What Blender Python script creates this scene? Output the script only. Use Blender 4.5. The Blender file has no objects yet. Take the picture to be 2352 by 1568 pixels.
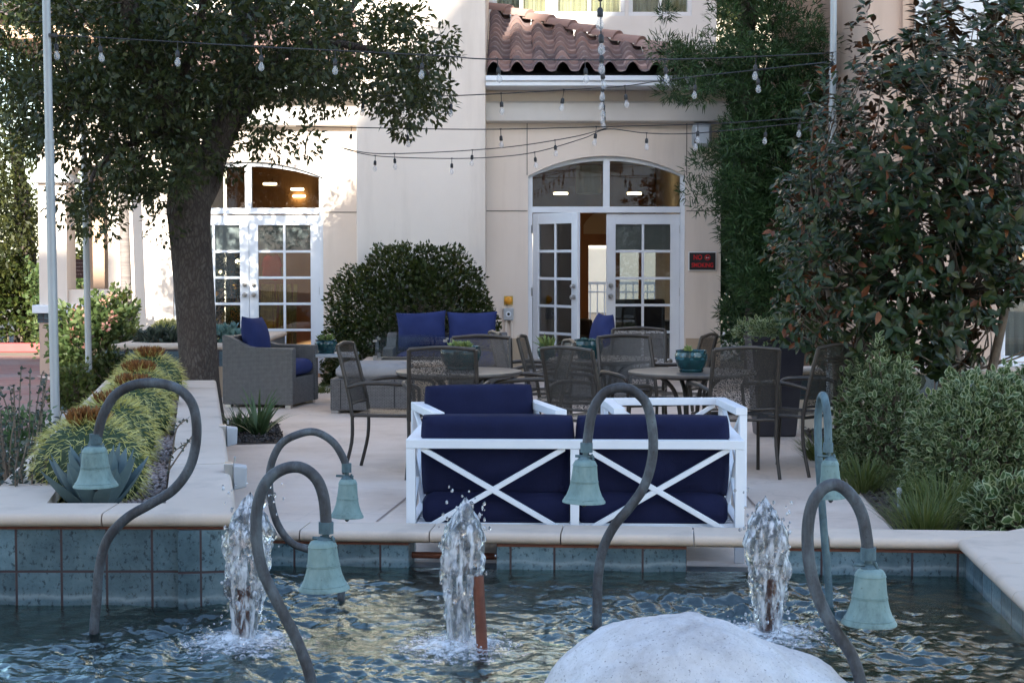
import bpy, math, random
import numpy as np
from mathutils import Vector, Matrix, noise as mnoise
random.seed(7)
RNG = np.random.default_rng(7)
SC = bpy.context.scene
COL = SC.collection
PI = math.pi
R = math.radians
# ------------------------------------------------------------------ camera model (photo pixels of a 2352 px wide view)
FPX, HORIZ, CAMH = 3920.0, 590.0, 1.5
PITCH = math.atan((784-HORIZ)/FPX)
def ray(px, py):
    u, v = (px-1176)/FPX, (784-py)/FPX
    return Vector((u, math.cos(PITCH)+v*math.sin(PITCH), -math.sin(PITCH)+v*math.cos(PITCH)))
def P(px, py, Y):
    d = ray(px, py); t = Y/d.y
    return Vector((d.x*t, Y, CAMH+d.z*t))
def G(px, py, z=0.0):
    d = ray(px, py); t = (z-CAMH)/d.z
    return Vector((d.x*t, d.y*t, z))
cam = bpy.data.cameras.new('camera'); cam_o = bpy.data.objects.new('camera', cam); COL.objects.link(cam_o)
cam_o.location = (0, 0, CAMH); cam_o.rotation_euler = (PI/2-PITCH, 0, 0)
cam.lens = 60; cam.sensor_width = 36; cam.clip_start = .1; cam.clip_end = 2000
SC.camera = cam_o

# ------------------------------------------------------------------ materials
class NT:
    def __init__(s, name):
        s.m = bpy.data.materials.new(name); s.m.use_nodes = True
        s.t = s.m.node_tree; s.t.nodes.clear()
        s.out = s.n('ShaderNodeOutputMaterial')
    def n(s, typ, **kw):
        x = s.t.nodes.new(typ)
        for k, v in kw.items():
            if k.startswith('i_'):
                x.inputs[int(k[2:]) if k[2:].isdigit() else k[2:].replace('_', ' ')].default_value = v
            else: setattr(x, k, v)
        return x
    def l(s, a, b): s.t.links.new(a, b)
    def surf(s, o): s.l(o, s.out.inputs['Surface'])
def c4(c): return (c[0], c[1], c[2], 1)
def mixc(nt, fac, a, b):
    m = nt.n('ShaderNodeMix', data_type='RGBA')
    if hasattr(fac, 'is_linked'): nt.l(fac, m.inputs[0])
    else: m.inputs[0].default_value = fac
    for v, i in ((a, 6), (b, 7)):
        if hasattr(v, 'is_linked'): nt.l(v, m.inputs[i])
        else: m.inputs[i].default_value = c4(v)
    return m.outputs[2]
def mth(nt, op, a, b=None, c=None):
    m = nt.n('ShaderNodeMath', operation=op)
    for i, v in enumerate((a, b, c)):
        if v is None: continue
        if hasattr(v, 'is_linked'): nt.l(v, m.inputs[i])
        else: m.inputs[i].default_value = v
    return m.outputs[0]
def ramp(nt, fac, stops):
    r = nt.n('ShaderNodeValToRGB'); e = r.color_ramp.elements
    while len(e) < len(stops): e.new(.5)
    for x, (p, c) in zip(e, stops): x.position = p; x.color = c4(c)
    nt.l(fac, r.inputs[0]); return r.outputs[0]
def coords(nt, kind='Object'): return nt.n('ShaderNodeTexCoord').outputs[kind]
def mapping(nt, vec, scale):
    m = nt.n('ShaderNodeMapping'); m.inputs['Scale'].default_value = scale; nt.l(vec, m.inputs[0]); return m.outputs[0]
def noisef(nt, vec, scale, detail=5, rough=.6):
    x = nt.n('ShaderNodeTexNoise'); x.inputs['Scale'].default_value = scale; x.inputs['Detail'].default_value = detail
    x.inputs['Roughness'].default_value = rough; nt.l(vec, x.inputs['Vector']); return x.outputs['Fac']
def bumpn(nt, h, strength, dist=.01, nrm=None):
    b = nt.n('ShaderNodeBump'); b.inputs['Strength'].default_value = strength; b.inputs['Distance'].default_value = dist
    nt.l(h, b.inputs['Height'])
    if nrm is not None: nt.l(nrm, b.inputs['Normal'])
    return b.outputs[0]
def bsdf(nt, col, rough=.6, metal=0, spec=.5, nrm=None, **kw):
    b = nt.n('ShaderNodeBsdfPrincipled')
    for v, i in ((col, 'Base Color'), (rough, 'Roughness'), (metal, 'Metallic'), (spec, 'Specular IOR Level')):
        if hasattr(v, 'is_linked'): nt.l(v, b.inputs[i])
        else: b.inputs[i].default_value = c4(v) if i == 'Base Color' else v
    if nrm is not None: nt.l(nrm, b.inputs['Normal'])
    for k, v in kw.items(): b.inputs[k.replace('_', ' ')].default_value = v
    return b.outputs[0]
def M(name, c1, c2=None, scale=4, rough=.6, metal=0, spec=.5, bump=0, bscale=60, lo=.35, hi=.65, stretch=(1, 1, 1), dirt=None, dscale=1.3):
    nt = NT(name); co = coords(nt); v = mapping(nt, co, stretch)
    col = c1
    if c2: 
        f = noisef(nt, v, scale); col = ramp(nt, f, [(lo, c1), (hi, c2)])
    if dirt:
        f2 = noisef(nt, co, dscale, 8, .7); col = mixc(nt, ramp(nt, f2, [(.5, (0, 0, 0)), (.72, (.8, .8, .8))]), col, dirt)
    nrm = bumpn(nt, noisef(nt, v, bscale, 4), bump, .01) if bump else None
    nt.surf(bsdf(nt, col, rough, metal, spec, nrm)); return nt.m
def leafM(name, cols, trans=.25, rough=.4, spec=.5, back=None, edge=None, tcol=None):
    nt = NT(name); ri = nt.n('ShaderNodeNewGeometry')
    col = ramp(nt, ri.outputs['Random Per Island'], [(i/(len(cols)-1), c) for i, c in enumerate(cols)])
    if edge:
        a = nt.n('ShaderNodeAttribute', attribute_name='edge')
        n2 = noisef(nt, coords(nt), 40, 2)
        f = mth(nt, 'GREATER_THAN', mth(nt, 'ADD', a.outputs['Fac'], mth(nt, 'MULTIPLY', mth(nt, 'SUBTRACT', n2, .5), .7)), .62)
        col = mixc(nt, f, col, edge)
    if back: col = mixc(nt, ri.outputs['Backfacing'], col, back)
    p = bsdf(nt, col, rough, 0, spec)
    if trans:
        tr = nt.n('ShaderNodeBsdfTranslucent')
        tc = mixc(nt, .5, col, tcol or cols[-1]); nt.l(tc, tr.inputs[0])
        mx = nt.n('ShaderNodeMixShader'); mx.inputs[0].default_value = trans
        nt.l(p, mx.inputs[1]); nt.l(tr.outputs[0], mx.inputs[2]); p = mx.outputs[0]
    nt.surf(p); return nt.m
def sideuv(nt):   # u along any vertical face, v = height
    co = coords(nt); s = nt.n('ShaderNodeSeparateXYZ'); nt.l(co, s.inputs[0])
    c = nt.n('ShaderNodeCombineXYZ'); nt.l(mth(nt, 'ADD', s.outputs[0], s.outputs[1]), c.inputs[0]); nt.l(s.outputs[2], c.inputs[1])
    return c.outputs[0], co
def brickn(nt, vec, w, h, mortar, off=.5, **kw):
    b = nt.n('ShaderNodeTexBrick', offset=off, **kw)
    b.inputs['Scale'].default_value = 1; b.inputs['Brick Width'].default_value = w; b.inputs['Row Height'].default_value = h
    b.inputs['Mortar Size'].default_value = mortar; b.inputs['Mortar Smooth'].default_value = .3
    b.inputs['Color1'].default_value = (0, 0, 0, 1); b.inputs['Color2'].default_value = (1, 1, 1, 1); b.inputs['Mortar'].default_value = (.5, .5, .5, 1)
    nt.l(vec, b.inputs[0]); return b

def mk_stucco(name, a, b, dirt=None):
    nt = NT(name); co = coords(nt)
    col = ramp(nt, noisef(nt, co, .8, 6, .6), [(.3, a), (.7, b)])
    st = noisef(nt, mapping(nt, co, (3, 3, .35)), 1.2, 5, .65)
    col = mixc(nt, ramp(nt, st, [(.52, (0, 0, 0)), (.8, (.5, .5, .5))]), col, dirt or (a[0]*.75, a[1]*.74, a[2]*.73))
    nt.surf(bsdf(nt, col, .9, 0, .15, bumpn(nt, noisef(nt, co, 90, 5, .7), .35, .006))); return nt.m
MAT = {}
MAT['stucco'] = mk_stucco('stucco_beige', (.70, .60, .515), (.75, .655, .57))
MAT['stucco_tan'] = mk_stucco('stucco_tan', (.50, .365, .285), (.56, .42, .335))
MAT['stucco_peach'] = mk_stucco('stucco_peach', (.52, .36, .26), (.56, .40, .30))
MAT['stucco_white'] = mk_stucco('stucco_white', (.72, .71, .70), (.77, .76, .75))
MAT['stucco_base'] = mk_stucco('stucco_base', (.40, .31, .22), (.45, .355, .26))
MAT['joint'] = M('joint_dark', (.16, .14, .12), rough=.9)  # plain dark tone of the control joints
MAT['white'] = M('white_paint', (.74, .77, .81), (.68, .71, .75), 3, rough=.4, bump=.05, bscale=30)
MAT['trim'] = M('cornice_paint', (.66, .63, .60), (.60, .57, .54), 2, rough=.7, bump=.1, bscale=60)
MAT['wood'] = M('brown_wood', (.36, .16, .055), (.46, .22, .085), 3, rough=.45, stretch=(1, 1, .15), bump=.1, bscale=30)
MAT['dark'] = M('dark_interior', (.04, .033, .028), (.06, .05, .04), 3, rough=.7)
MAT['cream'] = M('cream_plaster', (.62, .54, .42), (.66, .58, .46), 2, rough=.9)
MAT['shade'] = M('roller_shade', (.50, .50, .52), (.56, .56, .57), 3, rough=.9, bump=.2, bscale=200)
MAT['curtain'] = M('cream_curtain', (.75, .68, .48), (.66, .58, .38), 4, rough=.9, stretch=(6, 6, .3))
MAT['metal'] = M('brushed_metal', (.5, .5, .5), rough=.3, metal=1)
MAT['black'] = M('black_plastic', (.012, .012, .014), rough=.5)
MAT['greyplastic'] = M('grey_plastic', (.42, .44, .46), (.36, .38, .40), 8, rough=.5)
MAT['pole'] = M('galvanised_pole', (.40, .42, .43), (.32, .34, .35), 6, rough=.45, metal=.35, stretch=(1, 1, .2))
def mk_bark():
    nt = NT('tree_bark'); co = coords(nt)
    wn = nt.n('ShaderNodeTexNoise'); wn.inputs['Scale'].default_value = 5; wn.inputs['Detail'].default_value = 5; nt.l(co, wn.inputs['Vector'])
    va = nt.n('ShaderNodeMix', data_type='RGBA'); va.inputs[0].default_value = .12; nt.l(co, va.inputs[6]); nt.l(wn.outputs['Color'], va.inputs[7])
    v = nt.n('ShaderNodeTexVoronoi', feature='DISTANCE_TO_EDGE'); v.inputs['Scale'].default_value = 42; nt.l(mapping(nt, va.outputs[2], (1, 1, .28)), v.inputs[0])
    e = ramp(nt, v.outputs['Distance'], [(.0, (0, 0, 0)), (.22, (1, 1, 1))])
    n = noisef(nt, mapping(nt, co, (1, 1, .5)), 14, 7, .7)
    col = mixc(nt, e, (.048, .038, .032), ramp(nt, n, [(.3, (.06, .048, .041)), (.55, (.09, .075, .065)), (.75, (.125, .108, .095))]))
    nt.surf(bsdf(nt, col, .95, 0, .15, bumpn(nt, mth(nt, 'ADD', mth(nt, 'MULTIPLY', e, .35), n), .8, .015))); return nt.m
MAT['bark'] = mk_bark()
MAT['twig'] = M('twig_bark', (.13, .10, .075), (.20, .155, .115), 12, rough=.9, bump=.5, bscale=50)
MAT['palm_bark'] = M('palm_bark', (.15, .125, .12), (.24, .21, .19), 5, rough=.95, stretch=(.5, .5, 6), bump=.8, bscale=12)
MAT['soil'] = M('dark_soil', (.030, .022, .017), (.085, .062, .045), 14, rough=.95, bump=1, bscale=40)
MAT['brown_metal'] = M('bronze_powdercoat', (.040, .032, .026), (.058, .047, .038), 12, rough=.42, metal=.25)
MAT['tabletop'] = M('table_top', (.085, .073, .065), (.12, .103, .092), 9, rough=.38, bump=.1, bscale=80)
MAT['copper'] = M('rusty_pipe', (.12, .035, .02), (.20, .065, .035), 14, rough=.55, bump=.3, bscale=40)
MAT['navy'] = M('navy_fabric', (.007, .009, .034), (.010, .013, .046), 5, rough=.9, bump=.4, bscale=260, spec=.2)
MAT['blue'] = M('blue_fabric', (.022, .031, .105), (.029, .04, .13), 5, rough=.9, bump=.4, bscale=240, spec=.2)
MAT['greyfab'] = M('grey_fabric', (.26, .255, .26), (.31, .305, .31), 5, rough=.95, bump=.4, bscale=240)
MAT['yellow'] = M('amber_lens', (.75, .33, .03), rough=.25)
MAT['red'] = M('red_cloth', (.70, .015, .015), (.8, .03, .03), 6, rough=.8)
MAT['red_print'] = M('red_print', (.62, .015, .02), rough=.5)
MAT['white_print'] = M('white_print', (.75, .75, .75), rough=.5)
MAT['plaque'] = M('brown_plaque', (.045, .015, .012), (.06, .022, .017), 8, rough=.5)
MAT['gold'] = M('gold_tinsel', (.7, .48, .12), (.45, .30, .07), 20, rough=.3, metal=.7)
MAT['blackpot'] = M('black_planter', (.018, .018, .028), (.03, .03, .042), 6, rough=.4)
MAT['coping'] = mk_stucco('cast_stone', (.55, .445, .36), (.63, .525, .435), (.30, .25, .21))
MAT['pathcon'] = mk_stucco('path_concrete', (.42, .38, .36), (.50, .46, .43))
def emis(name, c, s):
    nt = NT(name); e = nt.n('ShaderNodeEmission'); e.inputs[0].default_value = c4(c); e.inputs[1].default_value = s
    nt.surf(e.outputs[0]); return nt.m
MAT['lamp'] = emis('warm_lamp', (1, .78, .45), 5)
MAT['cool'] = emis('cool_lamp', (.9, .92, 1), 3)
def mk_glass(name, tint, ior=1.5, boost=1.0, rough=0.0):
    nt = NT(name); fr = nt.n('ShaderNodeFresnel'); fr.inputs[0].default_value = ior
    t = nt.n('ShaderNodeBsdfTransparent'); t.inputs[0].default_value = c4(tint)
    g = nt.n('ShaderNodeBsdfGlossy'); g.inputs['Roughness'].default_value = rough
    mx = nt.n('ShaderNodeMixShader'); nt.l(mth(nt, 'MULTIPLY', fr.outputs[0], boost), mx.inputs[0])
    nt.l(t.outputs[0], mx.inputs[1]); nt.l(g.outputs[0], mx.inputs[2]); nt.surf(mx.outputs[0]); return nt.m
MAT['glass'] = mk_glass('window_glass', (.80, .84, .84), 1.6, 1.7)
MAT['clear'] = mk_glass('clear_glass', (.93, .95, .95), 1.5, 1.3)
def mk_bulb():
    nt = NT('bulb_glass'); t = nt.n('ShaderNodeBsdfTransparent'); t.inputs[0].default_value = (.95, .95, .95, 1)
    p = bsdf(nt, (.8, .8, .8), .08, 0, .8); mx = nt.n('ShaderNodeMixShader'); mx.inputs[0].default_value = .27
    nt.l(t.outputs[0], mx.inputs[1]); nt.l(p, mx.inputs[2]); nt.surf(mx.outputs[0]); return nt.m
MAT['bulb'] = mk_bulb()
def mk_wicker():
    nt = NT('grey_wicker'); uv, co = sideuv(nt)
    b = brickn(nt, uv, .034, .013, .0022)
    n = noisef(nt, co, 25, 3)
    col = ramp(nt, n, [(.3, (.125, .12, .118)), (.7, (.19, .183, .178))])
    col = mixc(nt, b.outputs['Fac'], col, (.06, .057, .055))
    nt.surf(bsdf(nt, col, .6, 0, .3, bumpn(nt, mth(nt, 'SUBTRACT', 1, b.outputs['Fac']), .8, .004))); return nt.m
MAT['wicker'] = mk_wicker()
def mk_sling():
    nt = NT('sling_mesh'); uv, co = sideuv(nt)
    w1 = nt.n('ShaderNodeTexVoronoi'); w1.inputs['Scale'].default_value = 190; nt.l(co, w1.inputs[0])
    hole = mth(nt, 'LESS_THAN', w1.outputs['Distance'], .44)
    col = ramp(nt, noisef(nt, co, 90, 3), [(.3, (.026, .022, .019)), (.7, (.058, .05, .043))])
    p = bsdf(nt, col, .38, .15, .6); t = nt.n('ShaderNodeBsdfTransparent')
    mx = nt.n('ShaderNodeMixShader'); nt.l(mth(nt, 'MULTIPLY', hole, .92), mx.inputs[0]); nt.l(p, mx.inputs[1]); nt.l(t.outputs[0], mx.inputs[2])
    nt.surf(mx.outputs[0]); return nt.m
MAT['sling'] = mk_sling()
def mk_tile(name, w, h, off=(0, 0), mort=.006, cols=None, grout=(.055, .035, .038)):
    nt = NT(name); uv, co = sideuv(nt)
    mp = nt.n('ShaderNodeMapping'); mp.inputs['Location'].default_value = (off[0], off[1], 0); nt.l(uv, mp.inputs[0])
    b = brickn(nt, mp.outputs[0], w, h, mort, 0.0)
    cols = cols or [(.055, .095, .115), (.095, .155, .18), (.17, .24, .265)]
    n = noisef(nt, co, 5, 8, .75)
    col = ramp(nt, n, [(.3, cols[0]), (.5, cols[1]), (.72, cols[2])])
    pits = noisef(nt, mapping(nt, co, (1, 1, .8)), 48, 5, .7)
    col = mixc(nt, ramp(nt, pits, [(.54, (0, 0, 0)), (.63, (.9, .9, .9))]), col, (.012, .028, .038))
    sep = nt.n('ShaderNodeSeparateColor'); nt.l(b.outputs['Color'], sep.inputs[0])
    var = nt.n('ShaderNodeHueSaturation'); nt.l(mth(nt, 'ADD', mth(nt, 'MULTIPLY', sep.outputs[0], .6), .70), var.inputs['Value']); nt.l(col, var.inputs['Color'])
    sz = nt.n('ShaderNodeSeparateXYZ'); nt.l(co, sz.inputs[0])
    zl = mth(nt, 'ADD', sz.outputs[2], mth(nt, 'MULTIPLY', mth(nt, 'SUBTRACT', noisef(nt, co, 6, 4), .5), .06))
    band = ramp(nt, zl, [(.035, (0, 0, 0)), (.055, (.5, .5, .5)), (.066, (.12, .12, .12)), (.085, (0, 0, 0))])   # limescale left by the water
    scaled = mixc(nt, band, var.outputs[0], (.34, .40, .41))
    col = mixc(nt, b.outputs['Fac'], scaled, grout)
    h_ = mth(nt, 'SUBTRACT', mth(nt, 'MULTIPLY', pits, -.3), mth(nt, 'MULTIPLY', b.outputs['Fac'], 2))
    nt.surf(bsdf(nt, col, .35, 0, .5, bumpn(nt, h_, .6, .006))); return nt.m
MAT['tile_front'] = mk_tile('slate_tile_planter', .1925, .2, (.015, -.165+.2))
MAT['tile_back'] = mk_tile('slate_tile_pool', .2085, .22, (.03, .045))
MAT['tile_dark'] = mk_tile('slate_tile_dark', .2, .2, (0, .1), cols=[(.03, .055, .075), (.05, .085, .11), (.07, .115, .14)])
def mk_patina(name, a, b, c, sc=8):
    nt = NT(name); co = coords(nt); n = noisef(nt, mapping(nt, co, (1, 1, .5)), sc, 8, .7)
    col = ramp(nt, n, [(.36, a), (.5, b), (.66, c)])
    sp = noisef(nt, co, 70, 4); col = mixc(nt, ramp(nt, sp, [(.62, (0, 0, 0)), (.75, (.75, .75, .75))]), col, (a[0]*.7, a[1]*.55, a[2]*.5))
    st = noisef(nt, mapping(nt, co, (30, 30, 1.2)), 1, 5, .7); col = mixc(nt, ramp(nt, st, [(.52, (0, 0, 0)), (.75, (.5, .5, .5))]), col, c)
    nt.surf(bsdf(nt, col, .62, .05, .35, bumpn(nt, mth(nt, 'ADD', sp, st), .3, .004))); return nt.m
MAT['patina'] = mk_patina('verdigris_bell', (.105, .16, .155), (.175, .265, .255), (.24, .335, .32))
MAT['pipe'] = mk_patina('weathered_pipe', (.035, .032, .034), (.062, .064, .07), (.12, .14, .155), 11)
MAT['pipe_green'] = mk_patina('verdigris_pipe', (.05, .075, .085), (.08, .13, .15), (.13, .20, .22), 11)
def mk_granite():
    nt = NT('white_granite'); co = coords(nt)
    col = ramp(nt, noisef(nt, co, 2.6, 9, .75), [(.3, (.36, .33, .32)), (.45, (.56, .54, .54)), (.6, (.68, .67, .68)), (.75, (.76, .76, .78))])
    col = mixc(nt, ramp(nt, noisef(nt, co, 110, 3, .7), [(.60, (0, 0, 0)), (.68, (.85, .85, .85))]), col, (.14, .13, .135))
    col = mixc(nt, ramp(nt, noisef(nt, co, 45, 3, .7), [(.62, (0, 0, 0)), (.72, (.6, .6, .6))]), col, (.38, .34, .34))
    wn = nt.n('ShaderNodeTexNoise'); wn.inputs['Scale'].default_value = 3; wn.inputs['Detail'].default_value = 6; nt.l(co, wn.inputs['Vector'])
    va = nt.n('ShaderNodeMix', data_type='RGBA'); va.inputs[0].default_value = .4; nt.l(co, va.inputs[6]); nt.l(wn.outputs['Color'], va.inputs[7])
    vc = nt.n('ShaderNodeTexVoronoi', feature='DISTANCE_TO_EDGE'); vc.inputs['Scale'].default_value = 2.6; nt.l(va.outputs[2], vc.inputs[0])
    crk = ramp(nt, vc.outputs['Distance'], [(0, (.12, .12, .12)), (.02, (.03, .03, .03)), (.05, (0, 0, 0))]); col = mixc(nt, crk, col, (.22, .19, .18))
    sz = nt.n('ShaderNodeSeparateXYZ'); nt.l(co, sz.inputs[0])     # mineral and algae line just above the water
    wl_ = mth(nt, 'ADD', sz.outputs[2], mth(nt, 'MULTIPLY', mth(nt, 'SUBTRACT', noisef(nt, co, 8, 5), .5), .09))
    col = mixc(nt, ramp(nt, wl_, [(.155, (.85, .85, .85)), (.21, (0, 0, 0))]), col, (.13, .13, .10))
    col = mixc(nt, ramp(nt, noisef(nt, co, 1.7, 7, .7), [(.48, (0, 0, 0)), (.66, (.55, .55, .55))]), col, (.42, .37, .34))
    h = mth(nt, 'ADD', mth(nt, 'SUBTRACT', noisef(nt, co, 60, 6, .7), crk), mth(nt, 'MULTIPLY', noisef(nt, co, 7, 5), 2.6))
    nt.surf(bsdf(nt, col, .62, 0, .45, bumpn(nt, h, .55, .008))); return nt.m
MAT['granite'] = mk_granite()
def mk_patio():
    nt = NT('stamped_concrete'); co = coords(nt)
    col = ramp(nt, noisef(nt, co, 1.1, 8, .65), [(.3, (.55, .42, .33)), (.5, (.66, .53, .435)), (.7, (.73, .61, .52))])
    v = nt.n('ShaderNodeTexVoronoi', feature='DISTANCE_TO_EDGE'); v.inputs['Scale'].default_value = 1.6
    wn = nt.n('ShaderNodeTexNoise'); wn.inputs['Scale'].default_value = 2.5; wn.inputs['Detail'].default_value = 6; nt.l(co, wn.inputs['Vector'])
    va = nt.n('ShaderNodeMix', data_type='RGBA'); va.inputs[0].default_value = .35; nt.l(co, va.inputs[6]); nt.l(wn.outputs['Color'], va.inputs[7])
    nt.l(va.outputs[2], v.inputs[0])
    cr = ramp(nt, v.outputs['Distance'], [(0, (.18, .18, .18)), (.02, (0, 0, 0))])
    col = mixc(nt, cr, col, (.30, .23, .19))
    st = noisef(nt, co, 9, 8, .75); col = mixc(nt, ramp(nt, st, [(.56, (0, 0, 0)), (.78, (.45, .45, .45))]), col, (.50, .39, .32))
    nt.surf(bsdf(nt, col, .72, 0, .3, bumpn(nt, mth(nt, 'ADD', noisef(nt, co, 6, 8, .7), mth(nt, 'MULTIPLY', noisef(nt, co, 60, 3), .2)), .35, .02))); return nt.m
MAT['patio'] = mk_patio()
def mk_brickpath():
    nt = NT('brick_path'); co = coords(nt); b = brickn(nt, co, .22, .11, .006)
    sep = nt.n('ShaderNodeSeparateColor'); nt.l(b.outputs['Color'], sep.inputs[0])
    col = ramp(nt, sep.outputs[0], [(0, (.30, .13, .105)), (.5, (.36, .18, .15)), (1, (.29, .17, .145))])
    col = mixc(nt, ramp(nt, noisef(nt, co, .8), [(.45, (0, 0, 0)), (.6, (.7, .7, .7))]), col, (.30, .23, .21))
    col = mixc(nt, b.outputs['Fac'], col, (.2, .17, .15))
    nt.surf(bsdf(nt, col, .85, 0, .2, bumpn(nt, mth(nt, 'SUBTRACT', 1, b.outputs['Fac']), .5, .005))); return nt.m
MAT['brickpath'] = mk_brickpath()
MAT['asphalt'] = M('asphalt', (.045, .045, .047), (.07, .068, .066), 20, rough=.9, bump=.6, bscale=120)
MAT['earth'] = M('bare_earth', (.16, .13, .10), (.22, .18, .13), 3, rough=.95, bump=.5, bscale=20)
MAT['redkerb'] = M('red_kerb_paint', (.45, .08, .08), (.36, .07, .07), 6, rough=.7)
def mk_rooftile():
    nt = NT('clay_tile'); co = coords(nt)
    at = nt.n('ShaderNodeAttribute', attribute_name='tint')
    col = ramp(nt, at.outputs['Fac'], [(0, (.115, .085, .088)), (.35, (.19, .135, .13)), (.65, (.27, .165, .14)), (1, (.34, .23, .205))])
    col = mixc(nt, ramp(nt, noisef(nt, co, 7, 7, .7), [(.45, (0, 0, 0)), (.7, (.6, .6, .6))]), col, (.22, .165, .16))
    nt.surf(bsdf(nt, col, .8, 0, .25, bumpn(nt, noisef(nt, co, 50), .3, .006))); return nt.m
MAT['rooftile'] = mk_rooftile()
def mk_pot(name, blotch=False):
    nt = NT(name); co = coords(nt); n = noisef(nt, co, 9, 6, .7)
    col = ramp(nt, n, [(.3, (.004, .024, .03)), (.55, (.008, .047, .053)), (.75, (.02, .09, .095))])
    if blotch:
        v = nt.n('ShaderNodeTexVoronoi'); v.inputs['Scale'].default_value = 26; nt.l(co, v.inputs[0])
        s = nt.n('ShaderNodeSeparateXYZ'); nt.l(co, s.inputs[0])
        f = mth(nt, 'MULTIPLY', mth(nt, 'LESS_THAN', v.outputs['Distance'], .45), mth(nt, 'GREATER_THAN', s.outputs[2], .09))
        col = mixc(nt, mth(nt, 'MULTIPLY', f, .8), col, (.05, .14, .175))
    nt.surf(bsdf(nt, col, .12, 0, .6, bumpn(nt, n, .15, .01))); return nt.m
MAT['teal'] = mk_pot('teal_glaze'); MAT['teal_blotch'] = mk_pot('teal_glaze_spotted', True)
def mk_water():
    nt = NT('pool_water'); co = coords(nt)
    h = mth(nt, 'ADD', noisef(nt, mapping(nt, co, (1, 1.2, 1)), 16, 4, .55), mth(nt, 'MULTIPLY', noisef(nt, co, 48, 3), .25))
    nrm = bumpn(nt, h, .35, .02)
    fr = nt.n('ShaderNodeFresnel'); fr.inputs[0].default_value = 1.42; nt.l(nrm, fr.inputs['Normal'])
    g = nt.n('ShaderNodeBsdfGlossy'); g.inputs['Roughness'].default_value = .03; nt.l(nrm, g.inputs['Normal']); g.inputs[0].default_value = (.86, 1, .97, 1)
    t = nt.n('ShaderNodeBsdfRefraction'); t.inputs['IOR'].default_value = 1.15; t.inputs['Roughness'].default_value = .02; t.inputs[0].default_value = (.30, .66, .60, 1); nt.l(nrm, t.inputs['Normal'])
    mx = nt.n('ShaderNodeMixShader'); nt.l(mth(nt, 'MINIMUM', mth(nt, 'ADD', mth(nt, 'MULTIPLY', fr.outputs[0], 1.0), .09), .75), mx.inputs[0])
    nt.l(t.outputs[0], mx.inputs[1]); nt.l(g.outputs[0], mx.inputs[2]); nt.surf(mx.outputs[0]); return nt.m
MAT['water'] = mk_water()
MAT['basin'] = M('algae_basin', (.010, .036, .034), (.026, .062, .042), 5, rough=.8, bump=.3, bscale=15)
def mk_jet():
    nt = NT('jet_water'); co = coords(nt)
    g = nt.n('ShaderNodeBsdfGlass'); g.inputs['IOR'].default_value = 1.33; g.inputs['Roughness'].default_value = .06
    nrm = bumpn(nt, noisef(nt, mapping(nt, co, (1, 1, .22)), 40, 3, .5), .45, .012); nt.l(nrm, g.inputs['Normal'])
    d = bsdf(nt, (.80, .83, .88), .25, 0, .6, nrm)
    t = nt.n('ShaderNodeBsdfTransparent')
    f = ramp(nt, noisef(nt, mapping(nt, co, (1, 1, .25)), 42, 4, .6), [(.44, (.03, .03, .03)), (.62, (.82, .82, .82))])
    mx = nt.n('ShaderNodeMixShader'); nt.l(f, mx.inputs[0]); nt.l(g.outputs[0], mx.inputs[1]); nt.l(d, mx.inputs[2])
    m2 = nt.n('ShaderNodeMixShader'); m2.inputs[0].default_value = .12; nt.l(mx.outputs[0], m2.inputs[1]); nt.l(t.outputs[0], m2.inputs[2])
    nt.surf(m2.outputs[0]); return nt.m
MAT['jet'] = mk_jet()
def mk_foam():
    nt = NT('white_foam'); co = coords(nt)
    t = nt.n('ShaderNodeBsdfTransparent'); d = bsdf(nt, (.78, .82, .86), .3, 0, .5)
    ln = nt.n('ShaderNodeVectorMath', operation='LENGTH'); nt.l(mapping(nt, co, (1, 1, 0)), ln.inputs[0])
    fade = mth(nt, 'SUBTRACT', noisef(nt, co, 30, 6, .75), mth(nt, 'MULTIPLY', mth(nt, 'ADD', ln.outputs['Value'], mth(nt, 'MULTIPLY', noisef(nt, co, 7, 3), .22)), 1.15))
    mx = nt.n('ShaderNodeMixShader'); nt.l(ramp(nt, fade, [(.10, (0, 0, 0)), (.34, (.9, .9, .9))]), mx.inputs[0])
    nt.l(t.outputs[0], mx.inputs[1]); nt.l(d, mx.inputs[2]); nt.surf(mx.outputs[0]); return nt.m
MAT['foam'] = mk_foam()
MAT['pebble'] = (lambda: leafM('river_pebbles', [(.12, .095, .09), (.30, .245, .23), (.20, .15, .135), (.42, .36, .34)], 0, .7))()
MAT['oak'] = leafM('oak_leaf', [(.017, .027, .010), (.034, .048, .014), (.023, .036, .013), (.068, .078, .022)], .3, .42, .4, tcol=(.12, .12, .02))
MAT['bgleaf'] = leafM('background_leaf', [(.015, .022, .007), (.032, .040, .012), (.075, .080, .022)], .3, .5, .3, tcol=(.2, .2, .04))
MAT['magnolia'] = leafM('magnolia_leaf', [(.013, .025, .007), (.023, .040, .010), (.016, .030, .008), (.044, .050, .013)], .05, .36, .28, back=(.060, .032, .018))
MAT['rustleaf'] = leafM('dry_magnolia_leaf', [(.15, .045, .015), (.10, .035, .015), (.20, .07, .02)], .1, .5, .3)
MAT['conifer'] = leafM('conifer_needle', [(.012, .032, .010), (.024, .056, .016), (.044, .088, .028)], .2, .5, .3, tcol=(.06, .10, .03))
MAT['boxleaf'] = leafM('shrub_leaf', [(.018, .032, .008), (.046, .064, .014), (.026, .044, .011), (.090, .096, .022)], .22, .42, .4, tcol=(.12, .12, .02))
MAT['varieg'] = leafM('variegated_leaf', [(.032, .070, .020), (.065, .105, .03), (.042, .08, .03)], .22, .5, .3, edge=(.30, .34, .19), tcol=(.2, .25, .1))
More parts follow.
